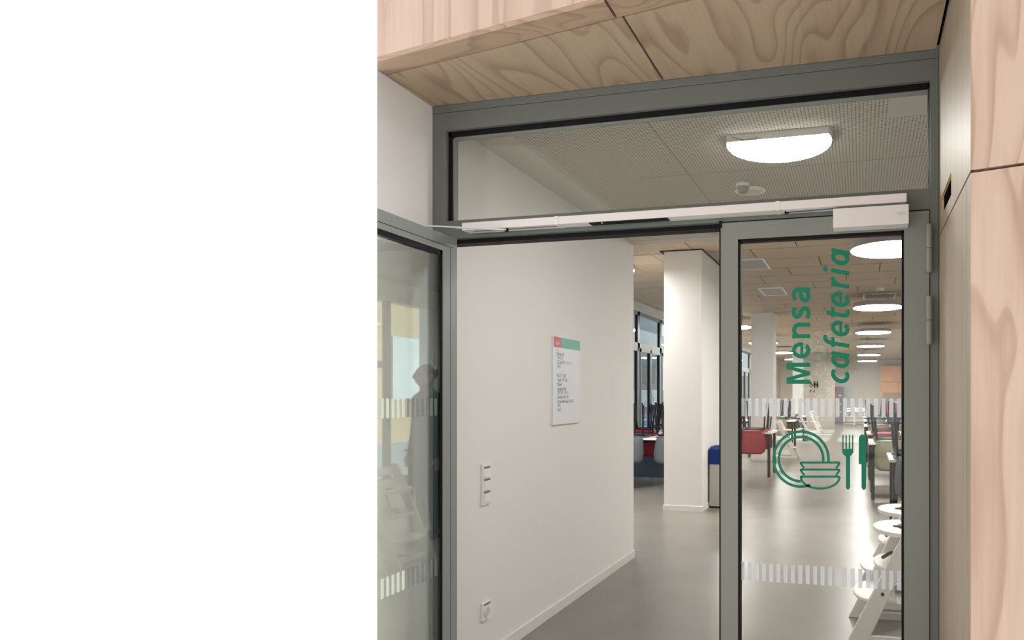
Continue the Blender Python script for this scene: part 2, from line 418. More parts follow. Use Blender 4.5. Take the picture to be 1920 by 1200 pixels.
obj('gasket', B((GX0-.0, GX0+gk, FD+.004, D+.03, GZ0, GZ1), (GX1-gk+.002, GX1, FD+.004, D+.03, GZ0, GZ1),
                (GX0, GX1, FD+.004, D+.03, GZ1-.012, GZ1), (GX0, GX1, FD+.004, D+.03, GZ0, GZ0+gk)), 'black', d2)
GY = D+.02
gl = obj('glass', B(GX0+.006, GX1-.006, GY, GY+.006, GZ0, GZ1-.008), 'glass', d2)
# frosted stripes
zu1, zu0 = P(1540, 747, Y=GY).z, P(1540, 781.5, Y=GY).z
zl1, zl0 = P(1540, 1062, Y=GY).z, P(1540, 1097, Y=GY).z
xa = P(1389, 750, Y=GY).x; pitch = (P(1690, 750, Y=GY).x-xa)/21.55; sw = pitch*.54
def yplate(x0, x1, z0, z1, y=GY-.0015, th=.0012): return B(x0, x1, y, y+th, z0, z1)
proto = None
for zz0, zz1 in ((zu0, zu1), (zl0, zl1)):
    pr = None
    for i in range(22):
        if pr is None:
            pr = obj('frosted_stripe', yplate(xa, xa+sw, zz0, zz1), 'frost', gl)
        else:
            c = pr.copy(); COL.objects.link(c); c.parent = gl; c.location.x = pitch*i
# lettering
def word(txt, px0, px1, py0, py1, shear, off, name):
    cu = bpy.data.curves.new(name, 'FONT'); cu.body = txt; cu.size = 1; cu.shear = shear; cu.offset = off
    cu.extrude = .0; cu.fill_mode = 'FRONT'; cu.resolution_u = 6
    o = bpy.data.objects.new(name, cu); COL.objects.link(o)
    dg = bpy.context.evaluated_depsgraph_get(); dg.update()
    me = bpy.data.meshes.new_from_object(o.evaluated_get(dg))
    bpy.data.objects.remove(o)
    bm = bmesh.new(); bm.from_mesh(me); bpy.data.meshes.remove(me)
    xs = [v.co.x for v in bm.verts]; ys = [v.co.y for v in bm.verts]
    a, b_, c, d_ = min(xs), max(xs), min(ys), max(ys)
    return bm, a, b_, c, d_
def door_word(txt, pxl, pxr, pyb, pyt, shear, off, lab):
    bm, a, b_, c, d_ = word(txt, 0, 0, 0, 0, shear, off, 'lettering')
    Xl = P(pxl, 640, Y=GY).x; Xr = P(pxr, 640, Y=GY).x; pm = (pxl+pxr)/2
    Zb = P(pm, pyb, Y=GY).z; Zt = P(pm, pyt, Y=GY).z
    for v in bm.verts:
        u = (v.co.x-a)/(b_-a); k = (v.co.y-c)/(d_-c)
        v.co = Vector((Xr+(Xl-Xr)*k, GY-.0018, Zb+(Zt-Zb)*u))
    ex = bmesh.ops.extrude_face_region(bm, geom=bm.faces[:])
    bmesh.ops.translate(bm, vec=(0, .0008, 0), verts=[v for v in ex['geom'] if isinstance(v, bmesh.types.BMVert)])
    bmesh.ops.recalc_face_normals(bm, faces=bm.faces)
    return obj('lettering', bm, 'green', gl, label=lab)
# icon in pixel outlines on the glass plane
def gp_(px, py): return P(px, py, Y=GY)
def stroke(bm, pts, wpx, y=GY-.0016):
    pts = [Vector((p[0], p[1])) for p in pts]; L, R = [], []
    for i, p in enumerate(pts):
        a = pts[max(i-1, 0)]; b_ = pts[min(i+1, len(pts)-1)]; t_ = (b_-a).normalized(); n_ = Vector((-t_.y, t_.x))*wpx/2
        L.append(gp_(*(p+n_))); R.append(gp_(*(p-n_)))
    for i in range(len(pts)-1):
        for q in (y,):
            v = [bm.verts.new((k.x, q, k.z)) for k in (L[i], L[i+1], R[i+1], R[i])]
            bm.faces.new(v)
def solid(bm):
    bmesh.ops.remove_doubles(bm, verts=bm.verts, dist=1e-6)
    ex = bmesh.ops.extrude_face_region(bm, geom=bm.faces[:])
    bmesh.ops.translate(bm, vec=(0, .0008, 0), verts=[v for v in ex['geom'] if isinstance(v, bmesh.types.BMVert)])
    bmesh.ops.recalc_face_normals(bm, faces=bm.faces); return bm
def K(x, y): return (1370+x/2.5, 720+y/2.5)
def arc(cx, cy, r, a0, a1, n=40): return [K(cx+r*math.cos(math.radians(a0+(a1-a0)*i/n)), cy-r*math.sin(math.radians(a0+(a1-a0)*i/n))) for i in range(n+1)]
bm = bmesh.new()
stroke(bm, arc(330, 352, 129, -5, 290), 5.0)
stroke(bm, arc(330, 352, 104, -6, 270), 5.0)
obj('plate_icon', solid(bm), 'green', gl, label='green outline of a plate')
bm = bmesh.new()
for k in range(2):
    y = 368+k*33
    stroke(bm, [K(345, y+26), K(334, y+12), K(328, y), K(332, y-0), K(420, y), K(508, y), K(510, y+2), K(505, y+12), K(494, y+26)], 4.0)
y = 434
pts = [K(328, y+2), K(331, y), K(420, y), K(508, y), K(510, y+2)]
pts += [K(420+90*math.cos(math.radians(a)), y+2+54*math.sin(math.radians(a))) for a in range(8, 180, 9)] + [K(328, y+2)]
stroke(bm, pts, 4.2)
obj('bowl_icon', solid(bm), 'green', gl, label='green outline of three stacked bowls')
bm = bmesh.new()
def fill(bm, pts, y=GY-.0016):
    bm.faces.new([bm.verts.new((q.x, y, q.z)) for q in (gp_(*K(*p)) for p in pts)])
for x in (523, 538.5, 554, 569):
    fill(bm, [(x, 241), (x+3, 237), (x+6, 241), (x+6, 305), (x, 305)])
fill(bm, [(523, 304), (575, 304), (575, 318), (570, 330), (561, 338), (537, 338), (528, 330), (523, 318)])
fill(bm, [(540, 337), (560, 337), (560, 484), (556, 492), (550, 495), (544, 492), (540, 484)])
obj('fork_icon', solid(bm), 'green', gl, label='green fork')
bm = bmesh.new()
fill(bm, [(600, 376), (600, 256), (604, 244), (612, 237), (623, 237), (631, 243), (635, 256), (635, 484), (631, 493), (624, 496), (617, 493), (613, 484), (613, 376)])
obj('knife_icon', solid(bm), 'green', gl, label='green knife')
# letters as bold strokes, one mesh per word
def sm(pts, n=6):
    out = []
    for i in range(len(pts)-1):
        p0, p1, p2, p3 = pts[max(i-1, 0)], pts[i], pts[i+1], pts[min(i+2, len(pts)-1)]
        for k in range(n):
            t = k/n; f = lambda a, b, c, d: .5*((2*b)+(-a+c)*t+(2*a-5*b+4*c-d)*t*t+(-a+3*b-3*c+d)*t**3)
            out.append((f(p0[0], p1[0], p2[0], p3[0]), f(p0[1], p1[1], p2[1], p3[1])))
    out.append(pts[-1]); return out
def ell_(cx, cy, rx, ry, a0, a1, n=26): return [(cx+rx*math.cos(math.radians(a0+(a1-a0)*i/n)), cy+ry*math.sin(math.radians(a0+(a1-a0)*i/n))) for i in range(n+1)]
GL = {
 'M': [('f', [(0, 0), (0, 157), (40, 157), (70, 52), (100, 157), (140, 157), (140, 0), (112, 0), (112, 112), (82, 0), (58, 0), (28, 112), (28, 0)])],
 'e': [('s', ell_(54, 60, 40, 48, 0, 318)), ('t', [(22, 56), (106, 56)], 19)],
 'n': [('s', [(14, 0), (14, 119)]), ('s', sm([(14, 78), (30, 99), (54, 107), (78, 99), (91, 72), (91, 40), (91, 0)]))],
 's': [('s', sm([(78, 103), (52, 109), (28, 105), (16, 89), (26, 71), (50, 60), (70, 46), (72, 27), (56, 14), (32, 12), (6, 20)]))],
 'a': [('s', sm([(86, 0), (86, 40), (86, 76), (76, 100), (50, 109), (16, 100)])), ('s', sm([(84, 66), (52, 62), (26, 54), (15, 35), (24, 17), (44, 11), (66, 18), (84, 40)]))],
 'c': [('s', ell_(56, 60, 42, 48, 50, 305))],
 'A': [('s', ell_(50, 60, 37, 48, 0, 360)), ('s', [(92, 0), (92, 119)])],
 'f': [('s', sm([(30, 0), (30, 60), (30, 120), (38, 148), (56, 160), (80, 156)])), ('t', [(4, 108), (74, 108)], 22)],
 't': [('s', sm([(28, 150), (28, 90), (28, 40), (36, 16), (52, 10), (70, 13)])), ('t', [(2, 108), (72, 108)], 22)],
 'r': [('s', [(14, 0), (14, 119)]), ('s', sm([(14, 70), (26, 94), (46, 107), (64, 106)]))],
 'i': [('s', [(14, 0), (14, 119)]), ('f', ell_(14, 158, 17, 17, 0, 345, 22))]}
def gword(seq, base, shear, lab):
    bm = bmesh.new(); y = GY-.0016
    for li, (ch, oy, wd_) in enumerate(seq):
        T = 27
        for si, it in enumerate(GL[ch]):
            gw = {'M': 140, 'e': 104, 'n': 105, 's': 88, 'a': 100, 'c': 95, 'A': 105, 'f': 80, 't': 72, 'r': 66, 'i': 28}[ch]; kx = wd_/gw
            def pt(p): return (1370+(base-p[1])/3.53, 420+(oy-(p[0]+shear*p[1])*kx)/3.53)
            pts = [pt(p) for p in it[1]]; yy_ = y-.00002*si
            if it[0] == 'f': bm.faces.new([bm.verts.new((q.x, yy_, q.z)) for q in (gp_(*p) for p in pts)])
            else: stroke(bm, pts, (it[2] if it[0] == 't' else T)/3.53, yy_)
    return obj('lettering', solid(bm), 'green', gl, label=lab)
gword([('M', 1058, 140), ('e', 890, 104), ('n', 757, 105), ('s', 630, 86), ('a', 520, 100)], 527, 0, 'green word Mensa reading upwards')
gword([('c', 1064, 92), ('A', 962, 100), ('f', 836, 74), ('e', 754, 98), ('t', 640, 70), ('e', 560, 98), ('r', 430, 62), ('i', 342, 28), ('A', 282, 100)], 785, .19, 'green slanted word cafeteria reading upwards')
# hinges
for (ya, yb) in ((421, 510), (556, 645)):
    a = P(1742, ya, Y=D-.015); b_ = P(1742, yb, Y=D-.015); m_ = (a.z+b_.z)/2
    bm = bmesh.new(); cyl(bm, (a.x, D-.016, m_+.001), (a.x, D-.016, a.z), .0115); cyl(bm, (a.x, D-.016, b_.z), (a.x, D-.016, m_-.0015), .0115)
    cyl(bm, (a.x, D-.016, b_.z-.003), (a.x, D-.016, a.z+.003), .006)
    obj('hinge', bm, 'metal2', d2, smooth=False)

# --- open leaf, swung out 90 degrees : door_1
XF = P(855, 446, Y=D-.085).x      # face toward the opening
XB = XF-.055
YH = P(857, 700, X=XF).y
LT = P(855, 447, X=XF).z
d1 = sempty('door_1', (XF, YH, 0), 'open glass leaf swung outwards on the left')
def leafbox(y1, z0, z1, xa_=XB, xb_=XF, y0=None):
    """bar whose near end follows the limit when y0 is None"""
    if y0 is None: poly = [(xb_, xb_/CUT), (xb_, y1), (xa_, y1), (xa_, xa_/CUT)]
    else: poly = [(xb_, y0), (xb_, y1), (xa_, y1), (xa_, y0)]
    return prism(poly, z0, z1)
YG = P(831, 700, X=XF).y; ZG = P(707, 427, X=XF).z
YG2 = P(836, 700, X=XF).y
obj('leaf_frame', leafbox(YH, ZG, LT), 'metal2', d1)
obj('leaf_frame', leafbox(YH, .01, ZG, y0=YG), 'metal2', d1)
obj('leaf_frame', leafbox(YG, .01, .14), 'metal2', d1)
obj('frame_groove', leafbox(YH-.03, LT-.048, LT-.0455, XF-.001, XF+.0006), 'black', d1)
obj('frame_groove', leafbox(YG+.052, .01, LT-.05, XF-.001, XF+.0006, YG+.050), 'black', d1)
obj('gasket', leafbox(YG, ZG-.02, ZG+.001, XF-.03, XF-.004), 'black', d1)
obj('gasket', leafbox(YG+.001, .14, ZG, XF-.03, XF-.004, y0=YG-.012), 'black', d1)
obj('glazing_spacer', leafbox(YG-.012, .14, ZG-.02, XF-.03, XF-.014, y0=YG-.05), 'spacer', d1)
obj('seal', leafbox(YH+.012, .01, LT, XB, XF-.012, y0=YH), 'black', d1)
g1 = obj('glass', leafbox(YG-.01, .14, ZG-.01, XF-.012, XF-.006), 'glass_leaf', d1)
yy = YG-.035; k = 0
while yy-sw > (XF)/CUT+.004:
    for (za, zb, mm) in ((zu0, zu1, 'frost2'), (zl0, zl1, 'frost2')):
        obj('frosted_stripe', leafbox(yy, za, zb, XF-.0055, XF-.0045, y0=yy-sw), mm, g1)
    yy -= pitch; k += 1

# --- door closer rail and boxes
ra = thing('door_closer', 'long white sliding rail door closer with box and arms above both leaves', 'door closer', (P(1600, 400, Y=D).x, D-.05, 2.1))
YR = D-.065
a = P(866, 419, Y=YR); b_ = P(866, 433, Y=YR); c = P(1700, 360.5, Y=YR); d_ = P(1700, 377, Y=YR)
RZ1 = (a.z+c.z)/2; RZ0 = (b_.z+d_.z)/2
obj('rail_cover', B(a.x, c.x, YR, D-.002, RZ0, RZ1, bevel=.0012), 'alu', ra)
for px in (1043, 1458):
    q = P(px, 400, Y=YR).x
    obj('joint_clip', B(q-.008, q+.008, YR-.0015, D-.002, RZ0-.0015, RZ1+.0015), 'white', ra)
q0, q1 = P(1103, 415, Y=YR).x, P(1250, 408, Y=YR).x
obj('sensor_strip', B(q0, q1, YR+.006, YR+.045, RZ0-.004, RZ0), 'black', ra, label='black sensor strip under the rail')
obj('sensor_light', B(q0+.055, q0+.060, YR+.006, YR+.01, RZ0-.0055, RZ0-.003), emat('led', (.1, 1, .2), 1.5), ra, label='small green indicator light')
q0, q1 = P(870, 430, Y=YR).x, P(1040, 420, Y=YR).x
obj('slide_slot', B(q0+.03, q1, YR+.02, YR+.032, RZ0-.001, RZ0), 'slit', ra)
YB = D-.075
a = P(1562, 393, Y=YB); b_ = P(1562, 428, Y=YB); c = P(1704, 380.5, Y=YB); d_ = P(1704, 418, Y=YB)
BZ1 = (a.z+c.z)/2; BZ0 = (b_.z+d_.z)/2
obj('closer_box', B(a.x, c.x, YB, D-.006, BZ0, BZ1, bevel=.0015), 'alu', ra)
obj('box_logo', B((c.x-.043, c.x-.012, YB-.0006, YB, BZ0+.040, BZ0+.044), (c.x-.036, c.x-.010, YB-.0006, YB, BZ0+.033, BZ0+.037)), mat('logo_grey', (.6, .6, .63), .5), ra, label='faint grey lettering on the closer box')
bm = bmesh.new(); s_ = P(1475, 397, Y=YR+.03); e_ = P(1662, 381, Y=YR+.03)
hexa(bm, [(s_.x, YR+.02, s_.z-.004), (e_.x, YR+.02, e_.z-.004), (e_.x, YR+.035, e_.z-.004), (s_.x, YR+.035, s_.z-.004),
          (s_.x, YR+.02, s_.z+.003), (e_.x, YR+.02, e_.z+.003), (e_.x, YR+.035, e_.z+.003), (s_.x, YR+.035, s_.z+.003)])
obj('closer_arm', bm, 'steel', ra)
bm = bmesh.new(); cyl(bm, (s_.x, YR+.028, s_.z-.008), (s_.x, YR+.028, RZ0), .008); obj('arm_pivot', bm, 'black', ra)
# left arm from rail out to the leaf
s_ = P(950, 431, Y=D-.05); e_ = P(800, 424, X=XF-.02)
bm = bmesh.new(); dv = (e_-s_).normalized(); sd_ = Vector((0, 0, 1)).cross(dv)*.007
hexa(bm, [s_-sd_-Vector((0, 0, .003)), e_-sd_-Vector((0, 0, .003)), e_+sd_-Vector((0, 0, .003)), s_+sd_-Vector((0, 0, .003)),
          s_-sd_+Vector((0, 0, .003)), e_-sd_+Vector((0, 0, .003)), e_+sd_+Vector((0, 0, .003)), s_+sd_+Vector((0, 0, .003))])
bmesh.ops.recalc_face_normals(bm, faces=bm.faces)
obj('closer_arm', bm, 'steel', ra)
bm = bmesh.new(); cyl(bm, (s_.x, s_.y, s_.z-.008), (s_.x, s_.y, RZ0+.002), .008); obj('arm_pivot', bm, 'black', ra)

# --- inside: floor, corridor walls, ceilings
XLL = XW-.2
struct(obj('floor', prism([(XL-.1, D), (XRW+.2, D), (XRW+.2, YF+.2), (XLL, YF+.2), (XLL, YE+.14), (XL-.1, YE+.14)], -.1, 0), 'floor'), 'polished grey-beige hall floor')
struct(obj('wall_left', B(XI-.14, XI, D+.08, YE, 0, ZB+.02), 'wall'), 'white corridor wall carrying the wall sign')
struct(obj('baseboard_left', B(XI, XI+.012, D+.08, YE, 0, .062, bevel=.001), 'base'))
struct(obj('wall_window_return', B(XW-.1, XI-.14, YE, YE+.12, 0, ZB+.02), 'wall'))
cl = struct(obj('ceiling', B(XI, XRW, D+.08, YE+.0, ZP, ZP+.02), 'plast'), 'perforated white plaster ceiling of the entrance passage')
obj('plain_border', B(XI, XRW, YE-.13, YE+.003, ZP-.0015, ZP+.2), 'plastplain', cl)
jx = P(1238, 260, Z=ZP).x
bm = B((jx, jx+.003, D+.1, YE-.14, ZP-.0008, ZP)); box(bm, XI+.6, XRW, D+1.05, D+1.053, ZP-.0008, ZP)
obj('panel_joint', bm, 'slit', cl)
# blank patch
a = P(1672, 165, Z=ZP); b_ = P(1742, 205, Z=ZP)
obj('access_flap', B(a.x-.005, XRW-1.5, a.y-.02, b_.y+.05, ZP-.001, ZP), 'plastplain', cl)
struct(obj('roof', prism([(XI-.14, D+.0), (XRW+.2, D+.0), (XRW+.2, YF+.2), (XLL+.05, YF+.2), (XLL+.05, YE+.0), (XI-.14, YE+.0)], ZB+.05, ZB+.35), 'wallout'))
struct(obj('wall_right_hall_entrance', B(XRW, XRW+.2, D, 7.2, 0, ZB+.1), 'wall'))
struct(obj('wall_entrance_right', B(X1+.0, XRW+.2, D+.085, D+.2, 0, ZB+.1), 'wall'))
struct(obj('wall_entrance_above', B(XI-.14, XRW+.2, D+.01, D+.085, ZS, ZB+.1), 'wall'))

# wood wool ceiling, panel by panel
cw = sempty('ceiling_hall', (XW, YE, ZB), 'brown wood wool panel ceiling of the hall')
obj('backing_board', B(XW-.1, XRW, YE, YF, ZB+.022, ZB+.05), 'dark', cw)
row = .60; ln = 1.2; cache = {}
nrow = int((YF-YE)/row)+1
for r_ in range(nrow):
    y0 = YE+r_*row
    x = XW-.1-(0, .45, .9, .2, .75)[r_ % 5]
    while x < XRW:
        xa_, xb_ = max(x, XW-.1), min(x+ln, XRW)
        if xb_-xa_ > .08:
            key = round(xb_-xa_, 3)
            if key not in cache:
                o = obj('ceiling_panel', B(xa_+.006, xb_-.006, y0+.011, y0+row-.011, ZB, ZB+.02), 'wool', None)
                o.data.transform(Matrix.Translation((-xa_, -y0, -ZB))); cache[key] = o
            else:
                o = cache[key].copy(); COL.objects.link(o)
            o.parent = cw; o.location = Vector((xa_, y0, ZB))-cw.location
        x += ln

# left window wall of the hall
wz1 = P(1190, 581, X=XW).z                 # underside of header
zm = P(1190, 645, X=XW).z
wl = sempty('wall_windows', (XW, 11, 0), 'glazed window wall of the hall with grey frames')
obj('header', B(XW-.15, XW, YE+.12, YF, wz1, ZB+.02), 'wall', wl)
obj('header_cover', B(XW-.0, XW+.08, YE+.12, YF, wz1+.03, ZB), 'wall', wl)
obj('parapet', B((XW-.15, XW, YE+.12, 9.0, 0, wz1), (XW-.15, XW, 14.6, 20.5, 0, wz1), (XW-.15, XW, 28.5, YF, 0, wz1)), 'wall', wl)
def window_unit(i, y0, y1):
    wd = sempty('window_%d' % i, (XW, y0, .0))
    zb = .15
    fw = .06
    obj('window_frame', B((XW-.06, XW+.0, y0, y0+fw, 0, wz1), (XW-.06, XW+.0, y1-fw, y1, 0, wz1), (XW-.06, XW, y0, y1, wz1-.07, wz1),
        (XW-.06, XW, y0, y1, zm-.06, zm+.04), (XW-.06, XW, y0, y1, 0, zb)), 'metal2', wd)
    ym = (y0+y1)/2
    obj('sash_frame', B((XW-.05, XW+.015, y0+fw, y0+fw+.05, zb, zm-.06), (XW-.05, XW+.015, ym-.05, ym-.004, zb, zm-.06), (XW-.05, XW+.015, ym+.004, ym+.05, zb, zm-.06),
        (XW-.05, XW+.015, y1-fw-.05, y1-fw, zb, zm-.06), (XW-.05, XW+.015, y0+fw, y1-fw, zm-.12, zm-.06), (XW-.05, XW+.015, y0+fw, y1-fw, zb, zb+.06)), 'metal2', wd)
    obj('gasket', B((XW-.04, XW-.002, y1-fw-.02-.045, y1-fw-.045, zb, zm-.1), (XW-.045, XW-.003, y1-fw-.025, y1-fw, zm+.04, wz1-.07), (XW-.04, XW-.002, ym-.07, ym-.05, zb, zm-.1)), 'black', wd)
    obj('pane', B((XW-.03, XW-.024, y0+fw, y1-fw, zb, zm-.06)), 'glass_win', wd)
    obj('pane', B((XW-.03, XW-.024, y0+fw, y1-fw, zm+.04, wz1-.07)), 'glass_win', wd)
    bm = bmesh.new(); tube(bm, smooth_path([(XW+.01, ym+.03, 1.33), (XW+.05, ym+.03, 1.33), (XW+.05, ym+.03, 1.22)], .015), .008); obj('handle', bm, 'steel', wd)
n = 2
for yb in (9.0, 10.4, 11.8, 13.2): window_unit(n, yb, yb+1.4); n += 1
for yb in (20.5, 22.5, 24.5, 26.5): window_unit(n, yb, yb+2.0); n += 1
# outside, left of the windows: the neighbouring wing
nb = thing('neighbour_building', 'blue-grey building wing with pale bands seen through the left windows', 'building', (XW-2.5, 13, 0))
obj('wall', B(XW-3.4, XW-2.2, 9.1, 20.5, 0, 8), 'facade', nb)
for i in range(5): obj('facade_band', B(XW-2.2, XW-2.05, 9.15, 20.45, 1.0+i*1.7, 1.5+i*1.7), 'facade2', nb)
for i in range(5):
    for j in range(2): obj('window', B(XW-2.2, XW-2.13, 9.9+i*2.1, 11.2+i*2.1, 1.7+j*3.4, 2.6+j*3.4), 'spacer', nb)

# right hall wall with two windows and the yellow building beyond
wr = sempty('wall_right_hall', (XRW, 8, 0), 'right hall wall with tall windows')
zr1 = 2.75
ya0, ya1, yb0, yb1 = 7.2, P(727, 600, X=-2*abs(XF)-XRW).y, P(735, 600, X=-2*abs(XF)-XRW).y, P(808, 600, X=-2*abs(XF)-XRW).y
obj('wall_panel', B((XRW, XRW+.2, ya0, yb1, zr1, ZB+.1), (XRW, XRW+.2, yb1, YF, 0, ZB+.1)), 'cream', wr)
obj('window_frame', B((XRW, XRW+.08, ya1, yb0, 0, zr1), (XRW, XRW+.08, ya0, ya1, 1.75, 1.85), (XRW, XRW+.08, ya0, yb1, 0, .12)), 'metal', wr)
obj('pane', B((XRW+.03, XRW+.036, ya0, yb1, .12, zr1)), 'glass_win', wr)
yb = thing('yellow_building', 'sunlit yellow rendered building reflected in the open glass leaf', 'building', (XRW+8, 12, 0))
obj('wall', B(XRW+6, XRW+9, 8, 30, 0, 9), 'yellow', yb)
for i in range(4): obj('window', B(XRW+5.94, XRW+6, 13.2+i*3, 14.4+i*3, 1.2, 3.0), 'facade2', yb)

# far wall and its parts
struct(obj('wall_far', B(XW-.1, XRW+.2, YF, YF+.2, 0, ZB+.1), 'cream'), 'cream far wall of the hall')
def farbox(px0, px1, py0, py1, dep, m, name, lab=None, cat=None, Y=YF):
    a = P(px0, py0, Y=Y); b_ = P(px1, py1, Y=Y)
    return a.x, b_.x, Y-dep, Y, max(0, b_.z), a.z
tp = struct(obj('wall_taupe', B(P(1505, 700, Y=27).x, P(1565, 700, Y=27).x, 27, 27.2, 0, ZB), 'taupe'), 'taupe partition wall carrying the toilet pictograms')
op = struct(obj('wall_orange', B(P(1651, 700, Y=33.6).x, XRW, 33.5, 33.7, 0, 2.75), 'orange'), 'orange wooden wall panel at the far right end')
obj('panel_joint', B((P(1651, 700, Y=33.6).x, XRW, 33.49, 33.5, 1.95, 1.98), (P(1684, 700, Y=33.6).x, P(1685, 700, Y=33.6).x, 33.49, 33.5, 0, 1.95)), 'taupe', op)
struct(obj('wall_grey_left', B(XW, P(1408, 700, Y=30).x, 30, 30.2, 0, ZB), 'cream'))
dd = sempty('door_3', (P(1396, 700, Y=30).x, 30, 0), 'grey door at the left far end')
obj('door_panel', B(P(1386, 700, Y=30).x, P(1406, 700, Y=30).x, 29.93, 30, 0, 2.2), 'doorgrey', dd)
a = P(1405, 700, Y=30)
# pillars in a row
def pillar(x0, x1, y0, y1, lab, nm='pillar'):
    o = sempty(nm, ((x0+x1)/2, y0, 0), lab)
    obj('shaft', B(x0, x1, y0, y1, 0, ZB, bevel=.004), 'wall', o)
    obj('baseboard', B(x0-.012, x1+.012, y0-.012, y1+.012, 0, .065, bevel=.002), 'base', o)
    return o
PYf = P(1245, 957, Z=0).y
pl0, pl1 = P(1245, 700, Y=PYf).x, P(1316, 700, Y=PYf).x
p1 = pillar(pl0, pl1, PYf, 8.86, 'broad white pillar beyond the corridor wall', 'wall_pillar')
bm = bmesh.new()
obj('shadow_gap', B((pl0-.05, pl1+.01, PYf-.012, 8.87, ZB-.012, ZB-.0005)), 'dark', p1)
pillar(P(1408, 700, Y=13.7).x, P(1450, 700, Y=13.7).x, 13.7, 14.2, 'white pillar behind the table with the red chair', 'wall_pillar')
pillar(P(1486, 700, Y=22.5).x, P(1505, 700, Y=22.5).x, 22.5, 22.9, 'distant slim white pillar', 'wall_pillar')

# behind the camera: covered forecourt with an opening
struct(obj('floor_forecourt', B(XL-.6, 3.2, -3.3, D, -.1, 0), 'ground'), 'concrete paving of the forecourt')
struct(obj('wall_forecourt', B((-3.0, -.72, -2.9, -2.7, 0, 3.7), (-.72, 3.4, -2.9, -2.7, 2.13, 3.7)), 'ply_soffit_shaded'))
struct(obj('ceiling_forecourt', B(-3.0, 3.4, -2.9, 1.0, 3.7, 3.9), 'ply_soffit_shaded'))
struct(obj('ground', B(-6, 12, -30, -3.3, -.12, -.02), 'ground'))
tr = thing('tree', 'green leafy tree reflected in the closed glass leaf', 'tree', (-1.6, -9.5, 0))
bm = bmesh.new(); tube(bm, [(-1.6, -9.5, -.05), (-1.55, -9.5, 1.5), (-1.6, -9.4, 3.2)], .14); obj('trunk', bm, 'bark', tr)
bm = bmesh.new()
for i in range(2600):
    th = random.uniform(0, 6.28); ph = math.acos(random.uniform(-1, 1)); r = random.uniform(.5, 1)**.5
    c = Vector((-1.5+1.7*r*math.sin(ph)*math.cos(th), -9.5+1.5*r*math.sin(ph)*math.sin(th), 3.0+1.9*r*math.cos(ph)))
    u = Vector((random.gauss(0, 1), random.gauss(0, 1), random.gauss(0, 1))).normalized()
    v = u.orthogonal().normalized(); s = random.uniform(.06, .12)
    bm.faces.new([bm.verts.new(c+u*s), bm.verts.new(c+v*s*.5), bm.verts.new(c-u*s), bm.verts.new(c-v*s*.5)])
o = obj('foliage', bm, 'leafg', tr); o['kind'] = 'stuff'

# ================================================================== LAMPS
def lamp(x, y, dia, z1, lab, grp='round opal hall lamps', m='lamp_hall', h=.07):
    t_ = thing('ceiling_lamp', lab, 'lamp', (x, y, z1), grp); r = dia/2
    bm = bmesh.new(); cyl(bm, (x, y, z1-h), (x, y, z1), r, seg=48); obj('housing', bm, 'lampbody', t_)
    bm = bmesh.new(); cyl(bm, (x, y, z1-h-.006), (x, y, z1-h), r-.008, r-.003, seg=48); obj('diffuser', bm, m, t_)
    for dx_ in (-.25, .25):
        bm = bmesh.new(); cyl(bm, (x+dx_*dia, y, z1), (x+dx_*dia, y, ZB), .003, seg=6); obj('suspension', bm, 'white', t_)
    return t_
XLAMP = P(1645, 578, Z=2.86).x
LD = .82
ords = ['nearest', 'second', 'third', 'fourth', 'fifth', 'sixth']
for i, Y in enumerate((7.05, 11.7, 16.4, 21.0, 25.6, 30.2)):
    lamp(XLAMP+(.03 if i == 0 else 0), Y, LD, 2.90, '%s round ceiling lamp of the row above the right-hand tables' % ords[i])
for i, Y in enumerate((14.4, 19.0, 23.6, 28.2)):
    lamp(-2.72, Y, LD, 2.90, '%s round ceiling lamp of the row beside the left windows' % ords[i])
lamp(-3.0, 7.4, LD, 2.90, 'round ceiling lamp hidden behind the corridor wall near the windows')
# big passage lamp: flat-edged half-round opal bowl
cL = P(1460, 262, Z=ZP); a = P(1360, 268, Z=ZP-.03); b_ = P(1559, 262, Z=ZP-.03); f_ = P(1446, 304, Z=ZP-.03)
n1 = P(1375, 257, Z=ZP-.03); n2 = P(1558, 252.5, Z=ZP-.03)
cx_, rr = (a.x+b_.x)/2, (b_.x-a.x)/2
cy_ = f_.y-rr
pl = thing('ceiling_lamp', 'large opal half-round lamp on the perforated ceiling above the transom', 'lamp', (cx_, cy_, ZP))
yn = (n1.y+n2.y)/2
pts = [(cx_+rr*math.cos(math.radians(t_)), cy_+rr*math.sin(math.radians(t_))) for t_ in range(-90, 271, 4)][:-1]
pts = [p for p in pts if p[1] > yn]
pts.sort(key=lambda p: -math.atan2(p[0]-cx_, p[1]-(yn+.001)))
obj('diffuser', prism(pts, ZP-.036, ZP-.0335), 'lamp', pl)
pts2 = [((p[0]-cx_)*1.012+cx_, (p[1]-cy_)*1.01+cy_) for p in pts]
pts3 = [((p[0]-cx_)*1.0+cx_, (p[1]-cy_)*1.0+cy_) for p in pts]
obj('housing', prism(pts2, ZP-.033, ZP), 'white', pl)
bm = bmesh.new()
tube(bm, [P(1372+i*6, 257+ (5.2*math.sin(i/8*3.14)), Z=ZP-.037) for i in range(9)], .0016, 6)
obj('cable', bm, 'slit', pl, label='thin dark arc at the edge of the lamp')
